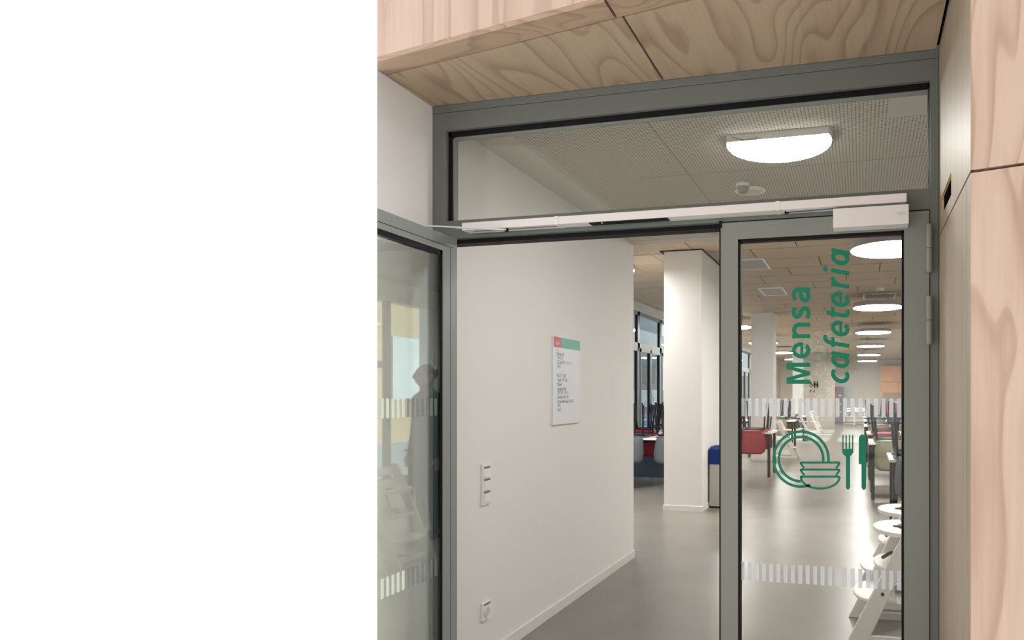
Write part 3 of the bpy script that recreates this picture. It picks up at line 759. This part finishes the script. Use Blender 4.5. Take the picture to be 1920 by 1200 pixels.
# smoke detector and chrome downlight
q = P(1393, 345, Z=ZP)
sm = thing('smoke_detector', 'small white smoke detector on the perforated ceiling', 'smoke detector', (q.x, q.y, ZP))
bm = bmesh.new(); cyl(bm, (q.x, q.y, ZP-.018), (q.x, q.y, ZP), .042, seg=24); obj('base', bm, 'white', sm)
bm = bmesh.new(); cyl(bm, (q.x, q.y, ZP-.052), (q.x, q.y, ZP-.018), .026, .038, seg=24); obj('sensor_head', bm, 'lampbody', sm)
q = P(1407, 357, Z=ZP)
dl = thing('downlight', 'shallow chrome recessed downlight beside the smoke detector', 'lamp', (q.x, q.y, ZP))
bm = bmesh.new(); cyl(bm, (q.x, q.y, ZP-.004), (q.x, q.y, ZP), .095, seg=32); obj('ring', bm, 'white', dl)
bm = bmesh.new(); cyl(bm, (q.x, q.y, ZP-.012), (q.x, q.y, ZP-.004), .06, .082, seg=32); obj('reflector', bm, 'chrome', dl)

# flush vents in the wood-wool ceiling
def vent(px0, py0, px1, py1, lab, depth=None):
    a = P(px0, py0, Z=ZB-.01); b_ = P(px1, py1, Z=ZB-.01)
    x0, x1 = sorted((a.x, b_.x)); y0, y1 = sorted((a.y, b_.y))
    t_ = thing('ceiling_grille', lab, 'grille', ((x0+x1)/2, (y0+y1)/2, ZB), 'white framed ceiling grilles')
    w_ = .03
    obj('frame', B((x0, x1, y0, y0+w_, ZB-.014, ZB-.0005), (x0, x1, y1-w_, y1, ZB-.014, ZB-.0005), (x0, x0+w_, y0+w_, y1-w_, ZB-.014, ZB-.0005), (x1-w_, x1, y0+w_, y1-w_, ZB-.014, ZB-.0005)), 'white', t_)
    obj('grille', B(x0+w_, x1-w_, y0+w_, y1-w_, ZB-.009, ZB-.0005), 'vent', t_)
vent(1350, 489, 1446, 504, 'ceiling grille at the top left of the glass leaf')
vent(1420, 541, 1478, 553, 'smaller ceiling grille above the white pillar')
vent(1624, 438, 1760, 457, 'nearest ceiling grille behind the closer box')
vent(1618, 552, 1678, 559, 'far ceiling grille between the first two round lamps')
q = P(1651, 540, Z=ZB)
cm = thing('motion_sensor', 'small white dome sensor on the hall ceiling between the lamps', 'sensor', (q.x, q.y, ZB))
bm = bmesh.new(); cyl(bm, (q.x, q.y, ZB-.05), (q.x, q.y, ZB), .06, seg=24); obj('base', bm, 'white', cm)
bm = bmesh.new(); cyl(bm, (q.x, q.y, ZB-.08), (q.x, q.y, ZB-.05), .025, .045, seg=20); obj('lens', bm, 'slit', cm)

# ================================================================== WALL ITEMS
def wallplate(px0, px1, pyc, hpix, name, lab, cat):
    a = P(px0, pyc, X=XI); b_ = P(px1, pyc, X=XI)
    return a.y, b_.y
# info sign
sa, sb = P(1034, 629, X=XI), P(1084.5, 640, X=XI); bz = P(1034, 797, X=XI).z
Y0, Y1, Z1, Z0 = sa.y, sb.y, sa.z, bz
sg = thing('wall_sign', 'white information board with red and green header on the corridor wall', 'sign', (XI, (Y0+Y1)/2, Z0))
obj('board', B(XI, XI+.012, Y0, Y1, Z0, Z1, bevel=.001), 'signwhite', sg)
hh = P(1034, 650, X=XI).z; ys_ = Y0+(Y1-Y0)*.27
obj('header_red', B(XI+.012, XI+.0128, Y0+.006, ys_, hh, Z1-.004), 'signred', sg)
obj('header_green', B(XI+.012, XI+.0128, ys_, Y1-.004, hh, Z1-.004), 'signgreen', sg)
def wtext(txt, y, z, size, m='ink', par=sg):
    bm, a, b2, c, d2_ = word(txt, 0, 0, 0, 0, 0, .0, 'line_of_text')
    for v in bm.verts: v.co = Vector((XI+.0135, y+v.co.x*size*.8, z+v.co.y*size))
    for f in bm.faces: f.normal_update()
    return obj('text_line', bm, m, par)
H = Z1-Z0
wtext('ASH', Y0+.03, Z1-.055, .035, 'white'); wtext('Berlin', Y0+.03, Z1-.095, .035, 'white')
lines = [(.215, '\u2022 Mensa UG'), (.26, '   TR 1, 0 /'), (.31, '   KC UR TR 1 5 / 4 - 5'), (.355, '   Hof 1'), (.46, '\u2022 K/LG7  -0.00'), (.51, '   Tagen TR 1.05 /'),
         (.56, '   Mensa'), (.61, '   Ausgang Hof'), (.655, '   TR 1.0 / + TR 1 /'), (.705, '   Seminare 0.0 -03'), (.755, '   Erste Hilfe Raum 1.04 D'), (.80, '   WC'), (.85, '   Hof 2')]
for f_, t_ in lines: wtext(t_, Y0+.035, Z1-H*f_, .030)
# triple switch
def plate(y0, y1, z0, z1, name, lab, cat):
    t_ = thing(name, lab, cat, (XI, (y0+y1)/2, z0)); obj('frame', B(XI, XI+.011, y0, y1, z0, z1, bevel=.0015), 'white', t_); return t_
ya_, yb_ = P(901, 900, X=XI).y, P(917.5, 900, X=XI).y
z1_, z0_ = P(901, 871, X=XI).z, P(901, 948, X=XI).z
sw3 = plate(ya_, yb_, z0_, z1_, 'light_switch', 'white triple light switch on the corridor wall', 'switch')
st = (z1_-z0_-.02)/3
for i in range(3):
    zz = z0_+.01+i*st
    obj('rocker', B(XI+.011, XI+.015, ya_+.012, yb_-.010, zz+.002, zz+st-.014, bevel=.001), 'white', sw3)
    obj('label_slot', B(XI+.011, XI+.0145, ya_+.014, yb_-.014, zz+st-.012, zz+st-.004), 'slit', sw3)
z1_, z0_ = P(901, 1132, X=XI).z, P(901, 1166, X=XI).z
sk = plate(ya_, yb_, z0_, z1_, 'wall_socket', 'white single wall socket low on the corridor wall', 'socket')
ym = (ya_+yb_)/2; zm_ = (z0_+z1_)/2-.004
bm = bmesh.new(); cyl(bm, (XI+.011, ym, zm_), (XI+.016, ym, zm_), .026, seg=28); obj('insert', bm, 'base', sk)
bm = bmesh.new(); cyl(bm, (XI+.0155, ym+.001, zm_), (XI+.0165, ym+.001, zm_), .020, seg=28); obj('recess', bm, 'plastplain', sk)
obj('label_slot', B(XI+.011, XI+.0145, ya_+.014, yb_-.014, z1_-.014, z1_-.007), 'slit', sk)

# ================================================================== BINS
def binn(x0, x1, y0, y1, h, lid, body, lab):
    t_ = thing('recycling_bin', lab, 'bin', ((x0+x1)/2, (y0+y1)/2, 0), 'recycling bins beside the pillar')
    obj('body', B(x0+.003, x1-.003, y0+.004, y1, .02, h*.72, bevel=.004), body, t_)
    obj('plinth', B(x0+.012, x1-.012, y0+.02, y1-.02, 0, .02), 'black', t_)
    bm = prism([(0, 0), (y1-y0, 0), (y1-y0, h*.28), (.09, h*.28), (0, h*.24)], 0, x1-x0-.004)
    for v in bm.verts: v.co = Vector((x0+.002+v.co.z, y0+v.co.x, h*.72+v.co.y))
    bmesh.ops.recalc_face_normals(bm, faces=bm.faces)
    obj('lid', bm, lid, t_)
    obj('inlet', B(x0+.05, x1-.05, y0+.10, y1-.08, h-.001, h+.002), 'black', t_)
    return t_
by = P(1322, 952, Z=0).y; bx0 = pl1+.02; bx1 = P(1381, 700, Y=by).x; bh = P(1325, 838, Y=by).z
bmid = (bx0+bx1)/2
binn(bx0, bmid-.003, by, by+.36, bh, 'blueplastic', 'bin', 'grey recycling bin with blue lid beside the broad pillar')
binn(bmid+.003, bx1, by, by+.36, bh, 'yellowplastic', 'binwhite', 'pale recycling bin with yellow lid, right of the blue-lidded bin')

# ================================================================== CHAIRS AND TABLES
def shell_mesh():
    """seat and back as one moulded shell; front of the chair is -Y, seat top at z=.46"""
    prof = [(-.20, .435), (-.17, .452), (-.08, .455), (.04, .448), (.12, .446), (.165, .462), (.19, .50), (.205, .58), (.222, .68), (.238, .78), (.245, .82)]
    half = [.19, .215, .225, .225, .22, .21, .205, .215, .225, .215, .16]
    bm = bmesh.new(); top, bot = [], []
    nx = 6
    for (y, z), hw in zip(prof, half):
        up = y > .15
        rt, rb = [], []
        for i in range(nx+1):
            s = -1+2*i/nx; x = hw*s; q_ = s*s
            rt.append(bm.verts.new((x, y-(.035*q_ if up else 0), z+(0 if up else .014*q_))))
            rb.append(bm.verts.new((x, y-(.035*q_ if up else 0)+(.012 if up else 0), z+(0 if up else .014*q_)-(0 if up else .012))))
        top.append(rt); bot.append(rb)
    n_ = len(prof)
    for j in range(n_-1):
        for i in range(nx):
            bm.faces.new((top[j][i], top[j][i+1], top[j+1][i+1], top[j+1][i]))
            bm.faces.new((bot[j][i], bot[j+1][i], bot[j+1][i+1], bot[j][i+1]))
        bm.faces.new((top[j][0], top[j+1][0], bot[j+1][0], bot[j][0])); bm.faces.new((top[j][nx], bot[j][nx], bot[j+1][nx], top[j+1][nx]))
    for i in range(nx):
        bm.faces.new((top[0][i], bot[0][i], bot[0][i+1], top[0][i+1])); bm.faces.new((top[-1][i], top[-1][i+1], bot[-1][i+1], bot[-1][i]))
    bmesh.ops.recalc_face_normals(bm, faces=bm.faces)
    return bm
CH = {}
def make_chair(colr):
    r = thing('stacking_chair', 'x', 'chair')
    obj('shell', shell_mesh(), colr, r, smooth=True)
    for s in (-1, 1):
        bm = bmesh.new()
        tube(bm, smooth_path([(s*.235, -.21, .0), (s*.19, -.17, .43), (s*.19, .13, .43), (s*.225, .20, .0)], .06, 5), .013, 8)
        obj('leg_frame', bm, 'tube', r, smooth=True)
    bm = bmesh.new(); tube(bm, [(-.19, -.10, .432), (.19, -.10, .432)], .009); tube(bm, [(-.19, .08, .432), (.19, .08, .432)], .009)
    obj('cross_bar', bm, 'tube', r)
    return r
TH = .74
used = set()
def chair_on_table(x, y, ang, colr, lab, grp):
    """upturned on a table; ang = direction (deg) of the overhanging back"""
    if colr not in CH: CH[colr] = make_chair(colr); r = CH[colr]
    else: r = copy_tree(CH[colr])
    # flip about its X axis: seat down, legs up, back points to +Y still when rotated by 180 about Y
    R = Matrix.Rotation(math.radians(ang-90), 4, 'Z') @ Matrix.Rotation(math.pi, 4, 'Y')
    r.rotation_mode = 'QUATERNION'; r.rotation_quaternion = R.to_quaternion()
    r.location = (x, y, TH+.002+.468)
    tag(r, lab, 'chair', grp); return r
def table(x0, x1, y0, y1, lab, grp='white dining tables'):
    t_ = thing('dining_table', lab, 'table', ((x0+x1)/2, (y0+y1)/2, 0), grp)
    obj('table_top', B(x0, x1, y0, y1, TH-.026, TH, bevel=.002), 'tabletop', t_)
    for b4 in (y0+.05, y1-.075): obj('apron', B(x0+.05, x1-.05, b4, b4+.025, TH-.07, TH-.026), 'tube', t_)
    for a_ in (x0+.03, x1-.075):
        for b3 in (y0+.03, y1-.075): obj('leg', B(a_, a_+.045, b3, b3+.045, 0, TH-.026), 'tube', t_)
    return t_
def laden(x0, y0, cols, where, lx=1.4, ly=.8, near=True, step=.52, off=.30, back_cols=None):
    table(x0, x0+lx, y0, y0+ly, 'white table with black legs, %s' % where)
    for i, c_ in enumerate(cols):
        nm = {'red': 'red', 'olive': 'olive green', 'grey': 'slate grey'}[c_]
        pos = ('left end', 'middle', 'right end')[i] if len(cols) > 2 else ('left half', 'right half')[i]
        chair_on_table(x0+off+i*step, y0+.155, -90, c_, '%s upturned chair, near edge, %s, table %s' % (nm, pos, where), 'upturned chairs on tables')
        c2 = (back_cols or cols)[i]; nm = {'red': 'red', 'olive': 'olive green', 'grey': 'slate grey'}[c2]
        chair_on_table(x0+off+i*step, y0+ly-.155, 90, c2, '%s upturned chair, far edge, %s, table %s' % (nm, pos, where), 'upturned chairs on tables')
# right-hand row
def tcorner(px, py): return P(px, py, Z=TH)
c = tcorner(1668, 862); laden(c.x, c.y, ['grey', 'grey'], 'nearest in the right-hand row', off=.265)
c = tcorner(1629, 830); laden(c.x, c.y, ['olive', 'olive'], 'second in the right-hand row', off=.29)
c = tcorner(1625, 813); laden(c.x, c.y, ['red', 'red'], 'third in the right-hand row', off=.29, back_cols=['grey', 'olive'])
xr_ = tcorner(1620, 798).x; y_ = tcorner(1620, 798).y
laden(xr_, y_, ['olive', 'olive'], 'fourth in the right-hand row', off=.29)
laden(xr_, y_+2.6, ['grey', 'red'], 'fifth in the right-hand row', off=.29)
laden(xr_, y_+5.2, ['olive', 'grey'], 'sixth in the right-hand row', off=.29)
# left-hand row
c = tcorner(1439, 811); laden(c.x-1.2+.07, c.y, ['red', 'red'], 'in front of the middle pillar', lx=1.2, off=.36, back_cols=['olive', 'red'])
c = tcorner(1489, 789); laden(c.x-1.4, c.y, ['grey', 'olive'], 'behind the left high chairs', off=.5)
laden(c.x-1.4, c.y+3.2, ['grey', 'grey'], 'farthest on the left', off=.5)
# tables by the left windows
yt = P(1216, 833, Z=TH).y; xt = P(1216, 833, Z=TH).x
yt = 9.08; xt = P(1216, 833, Y=yt-.05).x
laden(xt-.62, yt, ['grey', 'grey'], 'nearest the camera by the windows', lx=1.24, off=.32, step=.60, back_cols=['red', 'red'])
laden(xt-1.0, yt+1.45, ['red', 'red'], 'second from the front by the windows', lx=1.3, off=.35, step=.6, back_cols=['grey', 'red'])
laden(XW+.12, yt+2.9, ['grey', 'red'], 'third from the front by the windows', lx=1.0, off=.26, step=.48)
# low slate-blue screen behind that table
sx0, sx1 = P(1150, 880, Y=yt+1.0).x, P(1290, 880, Y=yt+1.0).x
scn = thing('partition_screen', 'low slate blue screen standing behind the table by the windows', 'partition', ((sx0+sx1)/2, yt+1.05, 0))
obj('screen_panel', B(sx0, sx1, yt+1.02, yt+1.06, .05, .68, bevel=.005), 'blue', scn)
obj('foot', B((sx0+.1, sx0+.16, yt+.95, yt+1.13, 0, .05), (sx1-.16, sx1-.1, yt+.95, yt+1.13, 0, .05)), 'tube', scn)
# dolly
c = P(1420, 858, Z=0.0)
dz = .15
do = thing('dolly', 'low wooden dolly on castors under the table with the red chair', 'dolly', (c.x, c.y, 0))
obj('board', B(c.x-.25, c.x+.25, c.y, c.y+.4, dz-.02, dz+.02), 'beech', do)
for sx in (-.2, .2):
    for sy in (.06, .34):
        bm = bmesh.new(); cyl(bm, (c.x+sx-.015, c.y+sy, .05), (c.x+sx+.015, c.y+sy, .05), .05, seg=20); obj('wheel', bm, 'castor', do)
        obj('fork', B(c.x+sx-.025, c.x+sx+.025, c.y+sy-.02, c.y+sy+.02, .08, dz-.02), 'steel', do)

# ================================================================== HIGH CHAIRS
def make_highchair():
    """slanted sides; faces -X; origin on the floor at the centre"""
    r = thing('high_chair', 'x', 'high chair')
    W = .21
    def plank(poly, y0, y1, name, m='hc', bev=.004):
        bm = prismY(poly, y0, y1)
        bmesh.ops.bevel(bm, geom=bm.edges[:], offset=bev, segments=1, affect='EDGES')
        obj(name, bm, m, r)
    for s in (-1, 1):
        y0 = s*W-.011
        plank([(-.245, 0), (-.135, 0), (.215, .79), (.140, .79)], y0, y0+.022, 'side_leg')
        plank([(-.19, 0), (.26, 0), (.26, .045), (-.165, .045)], y0-s*.001, y0+.022-s*.001, 'floor_runner')
        bm = bmesh.new(); cyl(bm, (-.055, s*(W+.0105), .275), (-.055, s*(W+.0135), .275), .010, seg=14); obj('bolt', bm, 'black', r)
    def plate2(x0, x1, z, name, round_front=True, hw=W-.012, th=.02, over=0):
        pts = [(x1, -hw), (x1, hw)]
        n_ = 10
        for i in range(n_+1):
            a_ = math.pi/2+math.pi*i/n_
            pts.append((x0+.11+.11*math.cos(a_), hw*math.sin(a_)))
        bm = prism([(p[0], p[1]) for p in pts], z, z+th); bmesh.ops.bevel(bm, geom=bm.edges[:], offset=.004, segments=1, affect='EDGES')
        obj(name, bm, 'hc', r)
    plate2(-.215, .02, .215, 'foot_plate'); plate2(-.10, .15, .39, 'seat_plate')
    # tray: crescent
    bm = bmesh.new(); out, inn = [], []
    for i in range(17):
        a_ = math.pi/2+math.pi*i/16
        out.append((.09+.19*math.cos(a_), .225*math.sin(a_))); inn.append((.12+.09*math.cos(a_), .125*math.sin(a_)))
    out = [(.19, .225)]+out+[(.19, -.225)]; inn = [(.19, .125)]+inn+[(.19, -.125)]
    for z in (0, 1):
        pass
    za, zb = .585, .607
    vo0 = [bm.verts.new((p[0], p[1], za)) for p in out]; vo1 = [bm.verts.new((p[0], p[1], zb)) for p in out]
    vi0 = [bm.verts.new((p[0], p[1], za)) for p in inn]; vi1 = [bm.verts.new((p[0], p[1], zb)) for p in inn]
    for i in range(len(out)-1):
        bm.faces.new((vo1[i], vo1[i+1], vi1[i+1], vi1[i])); bm.faces.new((vo0[i], vi0[i], vi0[i+1], vo0[i+1]))
        bm.faces.new((vo0[i], vo0[i+1], vo1[i+1], vo1[i])); bm.faces.new((vi0[i], vi1[i], vi1[i+1], vi0[i+1]))
    bm.faces.new((vo0[0], vo1[0], vi1[0], vi0[0])); bm.faces.new((vo0[-1], vi0[-1], vi1[-1], vo1[-1]))
    bmesh.ops.recalc_face_normals(bm, faces=bm.faces)
    obj('tray', bm, 'hc', r)
    # back rails
    for z in (.60, .70):
        x = -.19+z*.443+.03
        bm = bmesh.new()
        for i in range(8):
            t0, t1 = -1+i/4, -1+(i+1)/4
            f0, f1 = .035*(1-t0*t0), .035*(1-t1*t1)
            hexa(bm, [(x+f0, t0*(W-.011), z), (x+f0+.014, t0*(W-.011), z), (x+f1+.014, t1*(W-.011), z), (x+f1, t1*(W-.011), z),
                      (x+.02+f0, t0*(W-.011), z+.065), (x+.034+f0, t0*(W-.011), z+.065), (x+.034+f1, t1*(W-.011), z+.065), (x+.02+f1, t1*(W-.011), z+.065)])
        bmesh.ops.remove_doubles(bm, verts=bm.verts, dist=1e-5); bmesh.ops.recalc_face_normals(bm, faces=bm.faces)
        obj('back_rail', bm, 'hc', r)
    obj('cross_bar', B(-.155, -.125, -W+.011, W-.011, .05, .085), 'hc', r)
    obj('cross_bar', B(.20, .23, -W+.011, W-.011, .005, .04), 'hc', r)
    bm = bmesh.new()
    tube(bm, smooth_path([(.01, -.02, .61), (.05, -.03, .612), (.065, -.03, .58), (.0, -.03, .43)], .01), .006, 6)
    tube(bm, smooth_path([(-.05, -.03, .43), (.0, .03, .45), (.06, .05, .43)], .02), .010, 6)
    obj('strap', bm, 'strap', r)
    return r
hcp = make_highchair()
def hc(i, x, y, rot, lab):
    r = hcp if i == 0 else copy_tree(hcp)
    r.location = (x, y, 0); r.rotation_euler = (0, 0, math.radians(rot)); tag(r, lab, 'high chair', 'pale wooden high chairs')
hx = P(1600, 1204, Z=0); 
hc(0, hx.x+.21, hx.y+.215, 0, 'nearest pale wooden high chair with tray, behind the bottom right of the glass leaf')
hc(1, hx.x+.21+.04, hx.y+.215+.62, 0, 'second pale wooden high chair, directly behind the nearest one')
b0 = P(1476, 858, Z=0); hc(2, b0.x, b0.y, 180, 'pale high chair with black strap left of the plate icon beside the red chair')
b0 = P(1508, 830, Z=0); hc(3, b0.x, b0.y, 200, 'pale high chair in the middle of the distant left group')
b0 = P(1530, 812, Z=0); hc(4, b0.x, b0.y, 170, 'farther pale high chair in front of the taupe partition')
b0 = P(1592, 797, Z=0); hc(5, b0.x, b0.y, 90, 'left of two pale high chairs near the far wall')
b0 = P(1612, 797, Z=0); hc(6, b0.x, b0.y, 90, 'right of two pale high chairs near the far wall')

# ================================================================== FAR WALL DETAILS
YT = 27.0
def pic(name, lab, cat, parts):
    """parts: (kind, px, py, w, h, mat) on the taupe partition"""
    c = P(parts[0][0], parts[0][1], Y=YT); t_ = thing(name, lab, cat, (c.x, YT, c.z))
    return t_
c = P(1526, 722, Y=YT-.02); s = YT/F*1.02
tp_ = thing('toilet_sign', 'black toilet pictograms with an up arrow and -1 on the taupe partition', 'sign', (c.x, YT-.02, c.z))
def fpix(px, py): q = P(px, py, Y=YT-.015); return q.x, q.z
def figure(px, skirt):
    x, z = fpix(px, 722); bm = bmesh.new(); u = s
    cyl(bm, (x, YT-.02, z+5.4*u), (x, YT-.005, z+5.4*u), 1.3*u, seg=14)
    if skirt: poly = [(-1, 3.6), (1, 3.6), (2.4, -1.2), (1, -1.2), (1, -5), (-1, -5), (-1, -1.2), (-2.4, -1.2)]
    else: poly = [(-2, 3.6), (2, 3.6), (2, -.6), (1.1, -.6), (1.1, -5), (-1.1, -5), (-1.1, -.6), (-2, -.6)]
    prismY([(x+a_*u, z+b3*u) for a_, b3 in poly], YT-.02, YT-.005, bm); obj('pictogram', bm, 'black', tp_)
figure(1527.5, False); figure(1532.5, True)
x, z = fpix(1521, 721); bm = bmesh.new(); u = s
cyl(bm, (x-.5*u, YT-.02, z+4*u), (x-.5*u, YT-.005, z+4*u), 1*u, seg=12)
prismY([(x-1*u, z+3*u), (x, z+3*u), (x+.3*u, z+.6*u), (x+2.2*u, z+.6*u), (x+3.4*u, z-3*u), (x+2.4*u, z-3*u), (x+1.6*u, z-.5*u), (x-1*u, z-.5*u)], YT-.02, YT-.005, bm)
for i in range(14):
    a0, a1 = math.radians(150+i*14), math.radians(150+(i+1)*14)
    prismY([(x+3*u*math.cos(a0), z-1.8*u+3*u*math.sin(a0)), (x+3*u*math.cos(a1), z-1.8*u+3*u*math.sin(a1)), (x+2.2*u*math.cos(a1), z-1.8*u+2.2*u*math.sin(a1)), (x+2.2*u*math.cos(a0), z-1.8*u+2.2*u*math.sin(a0))], YT-.02, YT-.005, bm)
obj('pictogram', bm, 'black', tp_)
x, z = fpix(1520.5, 733); bm = bmesh.new()
prismY([(x-.4*u, z-2.5*u), (x+.4*u, z-2.5*u), (x+.4*u, z+.6*u), (x+2*u, z+.6*u), (x, z+2.8*u), (x-2*u, z+.6*u), (x-.4*u, z+.6*u)], YT-.02, YT-.005, bm); obj('arrow', bm, 'black', tp_)
bm, a, b2, c_, d3 = word('-1', 0, 0, 0, 0, 0, .03, 'number'); x, z = fpix(1524, 736)
for v in bm.verts: v.co = Vector((x+v.co.x*6*u, YT-.012, z+v.co.y*7*u))
obj('number', bm, 'black', tp_)
x, z = fpix(1520.5, 746); fa_ = thing('fire_alarm', 'small red square fire call point sign on the taupe partition', 'sign', (x, YT-.02, z))
obj('plate', B(x-2.4*u, x+2.4*u, YT-.03, YT, z-2.4*u, z+2.4*u), 'signred', fa_)
obj('symbol', B((x-.9*u, x+.9*u, YT-.034, YT-.03, z-1*u, z+1.2*u)), 'white', fa_)
# display cabinet at far wall
x0, x1 = P(1566, 700, Y=YF).x, P(1580, 700, Y=YF).x
dc = thing('display_fridge', 'dark display cabinet with red stripes at the far wall', 'cabinet', ((x0+x1)/2, YF-.4, 0))
obj('body', B(x0, x1, YF-.7, YF-.02, 0, 1.75, bevel=.01), 'doorgrey', dc)
obj('door_stripe', B((x0+.05, x0+.14, YF-.71, YF-.7, .3, 1.6)), 'signred', dc)
obj('shelf_front', B((x0+.18, x1-.03, YF-.71, YF-.7, .5, .54), (x0+.18, x1-.03, YF-.71, YF-.7, .9, .94), (x0+.18, x1-.03, YF-.71, YF-.7, 1.3, 1.34)), 'white', dc)
x0, x1 = P(1582, 700, Y=YF).x, P(1598, 700, Y=YF).x
rd = sempty('window_20', ((x0+x1)/2, YF, 0), 'pale slatted shutter at the far wall')
for i in range(10): obj('slat', B(x0, x1, YF-.05, YF-.01, .5+i*.13, .61+i*.13), 'signwhite', rd)
# blue crates / food display at far right
x0, x1 = P(1655, 700, Y=31).x, P(1690, 700, Y=31).x
fc = thing('serving_counter', 'red fronted serving counter below the orange panel', 'counter', ((x0+x1)/2, 31, 0))
obj('front', B(x0, x1+.6, 31, 31.6, 0, 1.0, bevel=.01), 'signred', fc)
obj('worktop', B(x0-.05, x1+.65, 30.95, 31.65, 1.0, 1.05), 'tabletop', fc)
obj('glass_guard', B(x0, x1+.6, 31.05, 31.07, 1.05, 1.45), 'glass_win', fc)

# red panel added unseen behind the camera for its reflection in the transom
rs = thing('reflection_panel', 'red panel added out of view under the forecourt ceiling for its reflection in the transom', 'panel', (.42, -.75, 3.1))
obj('board', B(.34, .50, -.76, -.74, 3.12, 3.66, bevel=.003), 'redpanel', rs)
obj('bracket', B(.40, .44, -.76, -.74, 3.66, 3.7), 'metal', rs)
# ================================================================== PERSON (seen mirrored in the open leaf)
def person(px_, py_, face):
    root = thing('person', 'person in dark clothes standing inside, mirrored in the open glass leaf', 'person', (px_, py_, 0))
    me = bpy.data.meshes.new('body')
    V, E, R = [], [], []
    def add(p, r, par=None):
        V.append(p); R.append(r)
        if par is not None: E.append((par, len(V)-1))
        return len(V)-1
    pe = add((0, 0, .93), (.15, .11)); w_ = add((0, 0, 1.08), (.13, .10), pe); ch = add((0, .0, 1.25), (.16, .115), w_)
    sh = add((0, 0, 1.37), (.12, .09), ch); nk = add((0, -.01, 1.46), (.052, .055), sh); hd0 = add((0, -.02, 1.52), (.06, .07), nk)
    hd = add((0, -.02, 1.60), (.072, .088), hd0); hd1 = add((0, -.01, 1.66), (.058, .07), hd)
    for s in (-1, 1):
        h = add((s*.09, 0, .88), (.085, .09), pe); k = add((s*.10, -.01, .48), (.055, .06), h); an = add((s*.10, .01, .09), (.036, .04), k)
        ft = add((s*.105, -.07, .045), (.042, .032), an); add((s*.11, -.15, .035), (.035, .025), ft)
        so_ = add((s*.17, 0, 1.36), (.06, .06), sh); el = add((s*.225, .02, 1.09), (.044, .046), so_); wr_ = add((s*.235, -.03, .85), (.028, .026), el)
        pm = add((s*.238, -.04, .78), (.018, .034), wr_)
    me.from_pydata(V, E, []); o = bpy.data.objects.new('body', me); COL.objects.link(o); o.parent = root
    md = o.modifiers.new('skin', 'SKIN'); sv = me.skin_vertices
    lay = me.skin_vertices[0].data if len(me.skin_vertices) else None
    if lay is None:
        bm = bmesh.new(); bm.from_mesh(me); bm.verts.layers.skin.verify(); bm.to_mesh(me); bm.free(); lay = me.skin_vertices[0].data
    for i, r in enumerate(R): lay[i].radius = r
    lay[0].use_root = True
    o.modifiers.new('subdivision', 'SUBSURF').levels = 2; o.modifiers['subdivision'].render_levels = 2
    me.materials.append(M['cloth'])
    # head skin: face, nose, ears, hair
    def ell(name, c_, r_, m_, seg=16):
        bm = bmesh.new(); bmesh.ops.create_uvsphere(bm, u_segments=seg, v_segments=seg//2+2, radius=1)
        for v in bm.verts: v.co = Vector((c_[0]+v.co.x*r_[0], c_[1]+v.co.y*r_[1], c_[2]+v.co.z*r_[2]))
        me_ = bpy.data.meshes.new(name); bm.to_mesh(me_); bm.free(); me_.materials.append(M[m_])
        for p in me_.polygons: p.use_smooth = True
        q = bpy.data.objects.new(name, me_); COL.objects.link(q); q.parent = root; return q
    ell('face', (0, -.035, 1.585), (.070, .085, .105), 'skin'); ell('nose', (0, -.125, 1.58), (.013, .018, .022), 'skin')
    for s in (-1, 1):
        ell('ear', (s*.076, -.01, 1.585), (.010, .020, .032), 'skin', 10)
        ell('eye', (s*.030, -.112, 1.605), (.011, .009, .007), 'hair', 8)
        for k in range(4):
            bm = bmesh.new(); x_ = s*(.187+.013*k)
            ln_ = (.05, .058, .054, .042)[k]
            x_ = s*.240; yq = -.070+.018*k; tube(bm, [(x_, yq, .745), (x_-s*.004, yq-.004, .745-ln_*.6), (x_-s*.012, yq-.010, .745-ln_)], .0075, 8)
            me_ = bpy.data.meshes.new('finger'); bm.to_mesh(me_); bm.free(); me_.materials.append(M['skin'])
            q = bpy.data.objects.new('finger', me_); COL.objects.link(q); q.parent = root
        bm = bmesh.new(); tube(bm, [(s*.235, -.06, .80), (s*.228, -.085, .775), (s*.222, -.092, .745)], .009, 8)
        me_ = bpy.data.meshes.new('thumb'); bm.to_mesh(me_); bm.free(); me_.materials.append(M['skin'])
        q = bpy.data.objects.new('thumb', me_); COL.objects.link(q); q.parent = root
        ell('hand', (s*.238, -.043, .775), (.016, .038, .048), 'skin', 12)
        ell('shoe', (s*.107, -.07, .04), (.046, .125, .042), 'shoe', 12)
    ell('mouth', (0, -.113, 1.535), (.022, .006, .005), 'signred', 8)
    ell('hair', (0, .0, 1.625), (.083, .092, .085), 'hair')
    root.rotation_euler = (0, 0, math.radians(face)); root.scale = (1.12, 1.05, .965)
    return root
q = P(805, 700, Y=5.55)          # mirrored position in the leaf plane
pp = person(2*XF-q.x, q.y, 25)
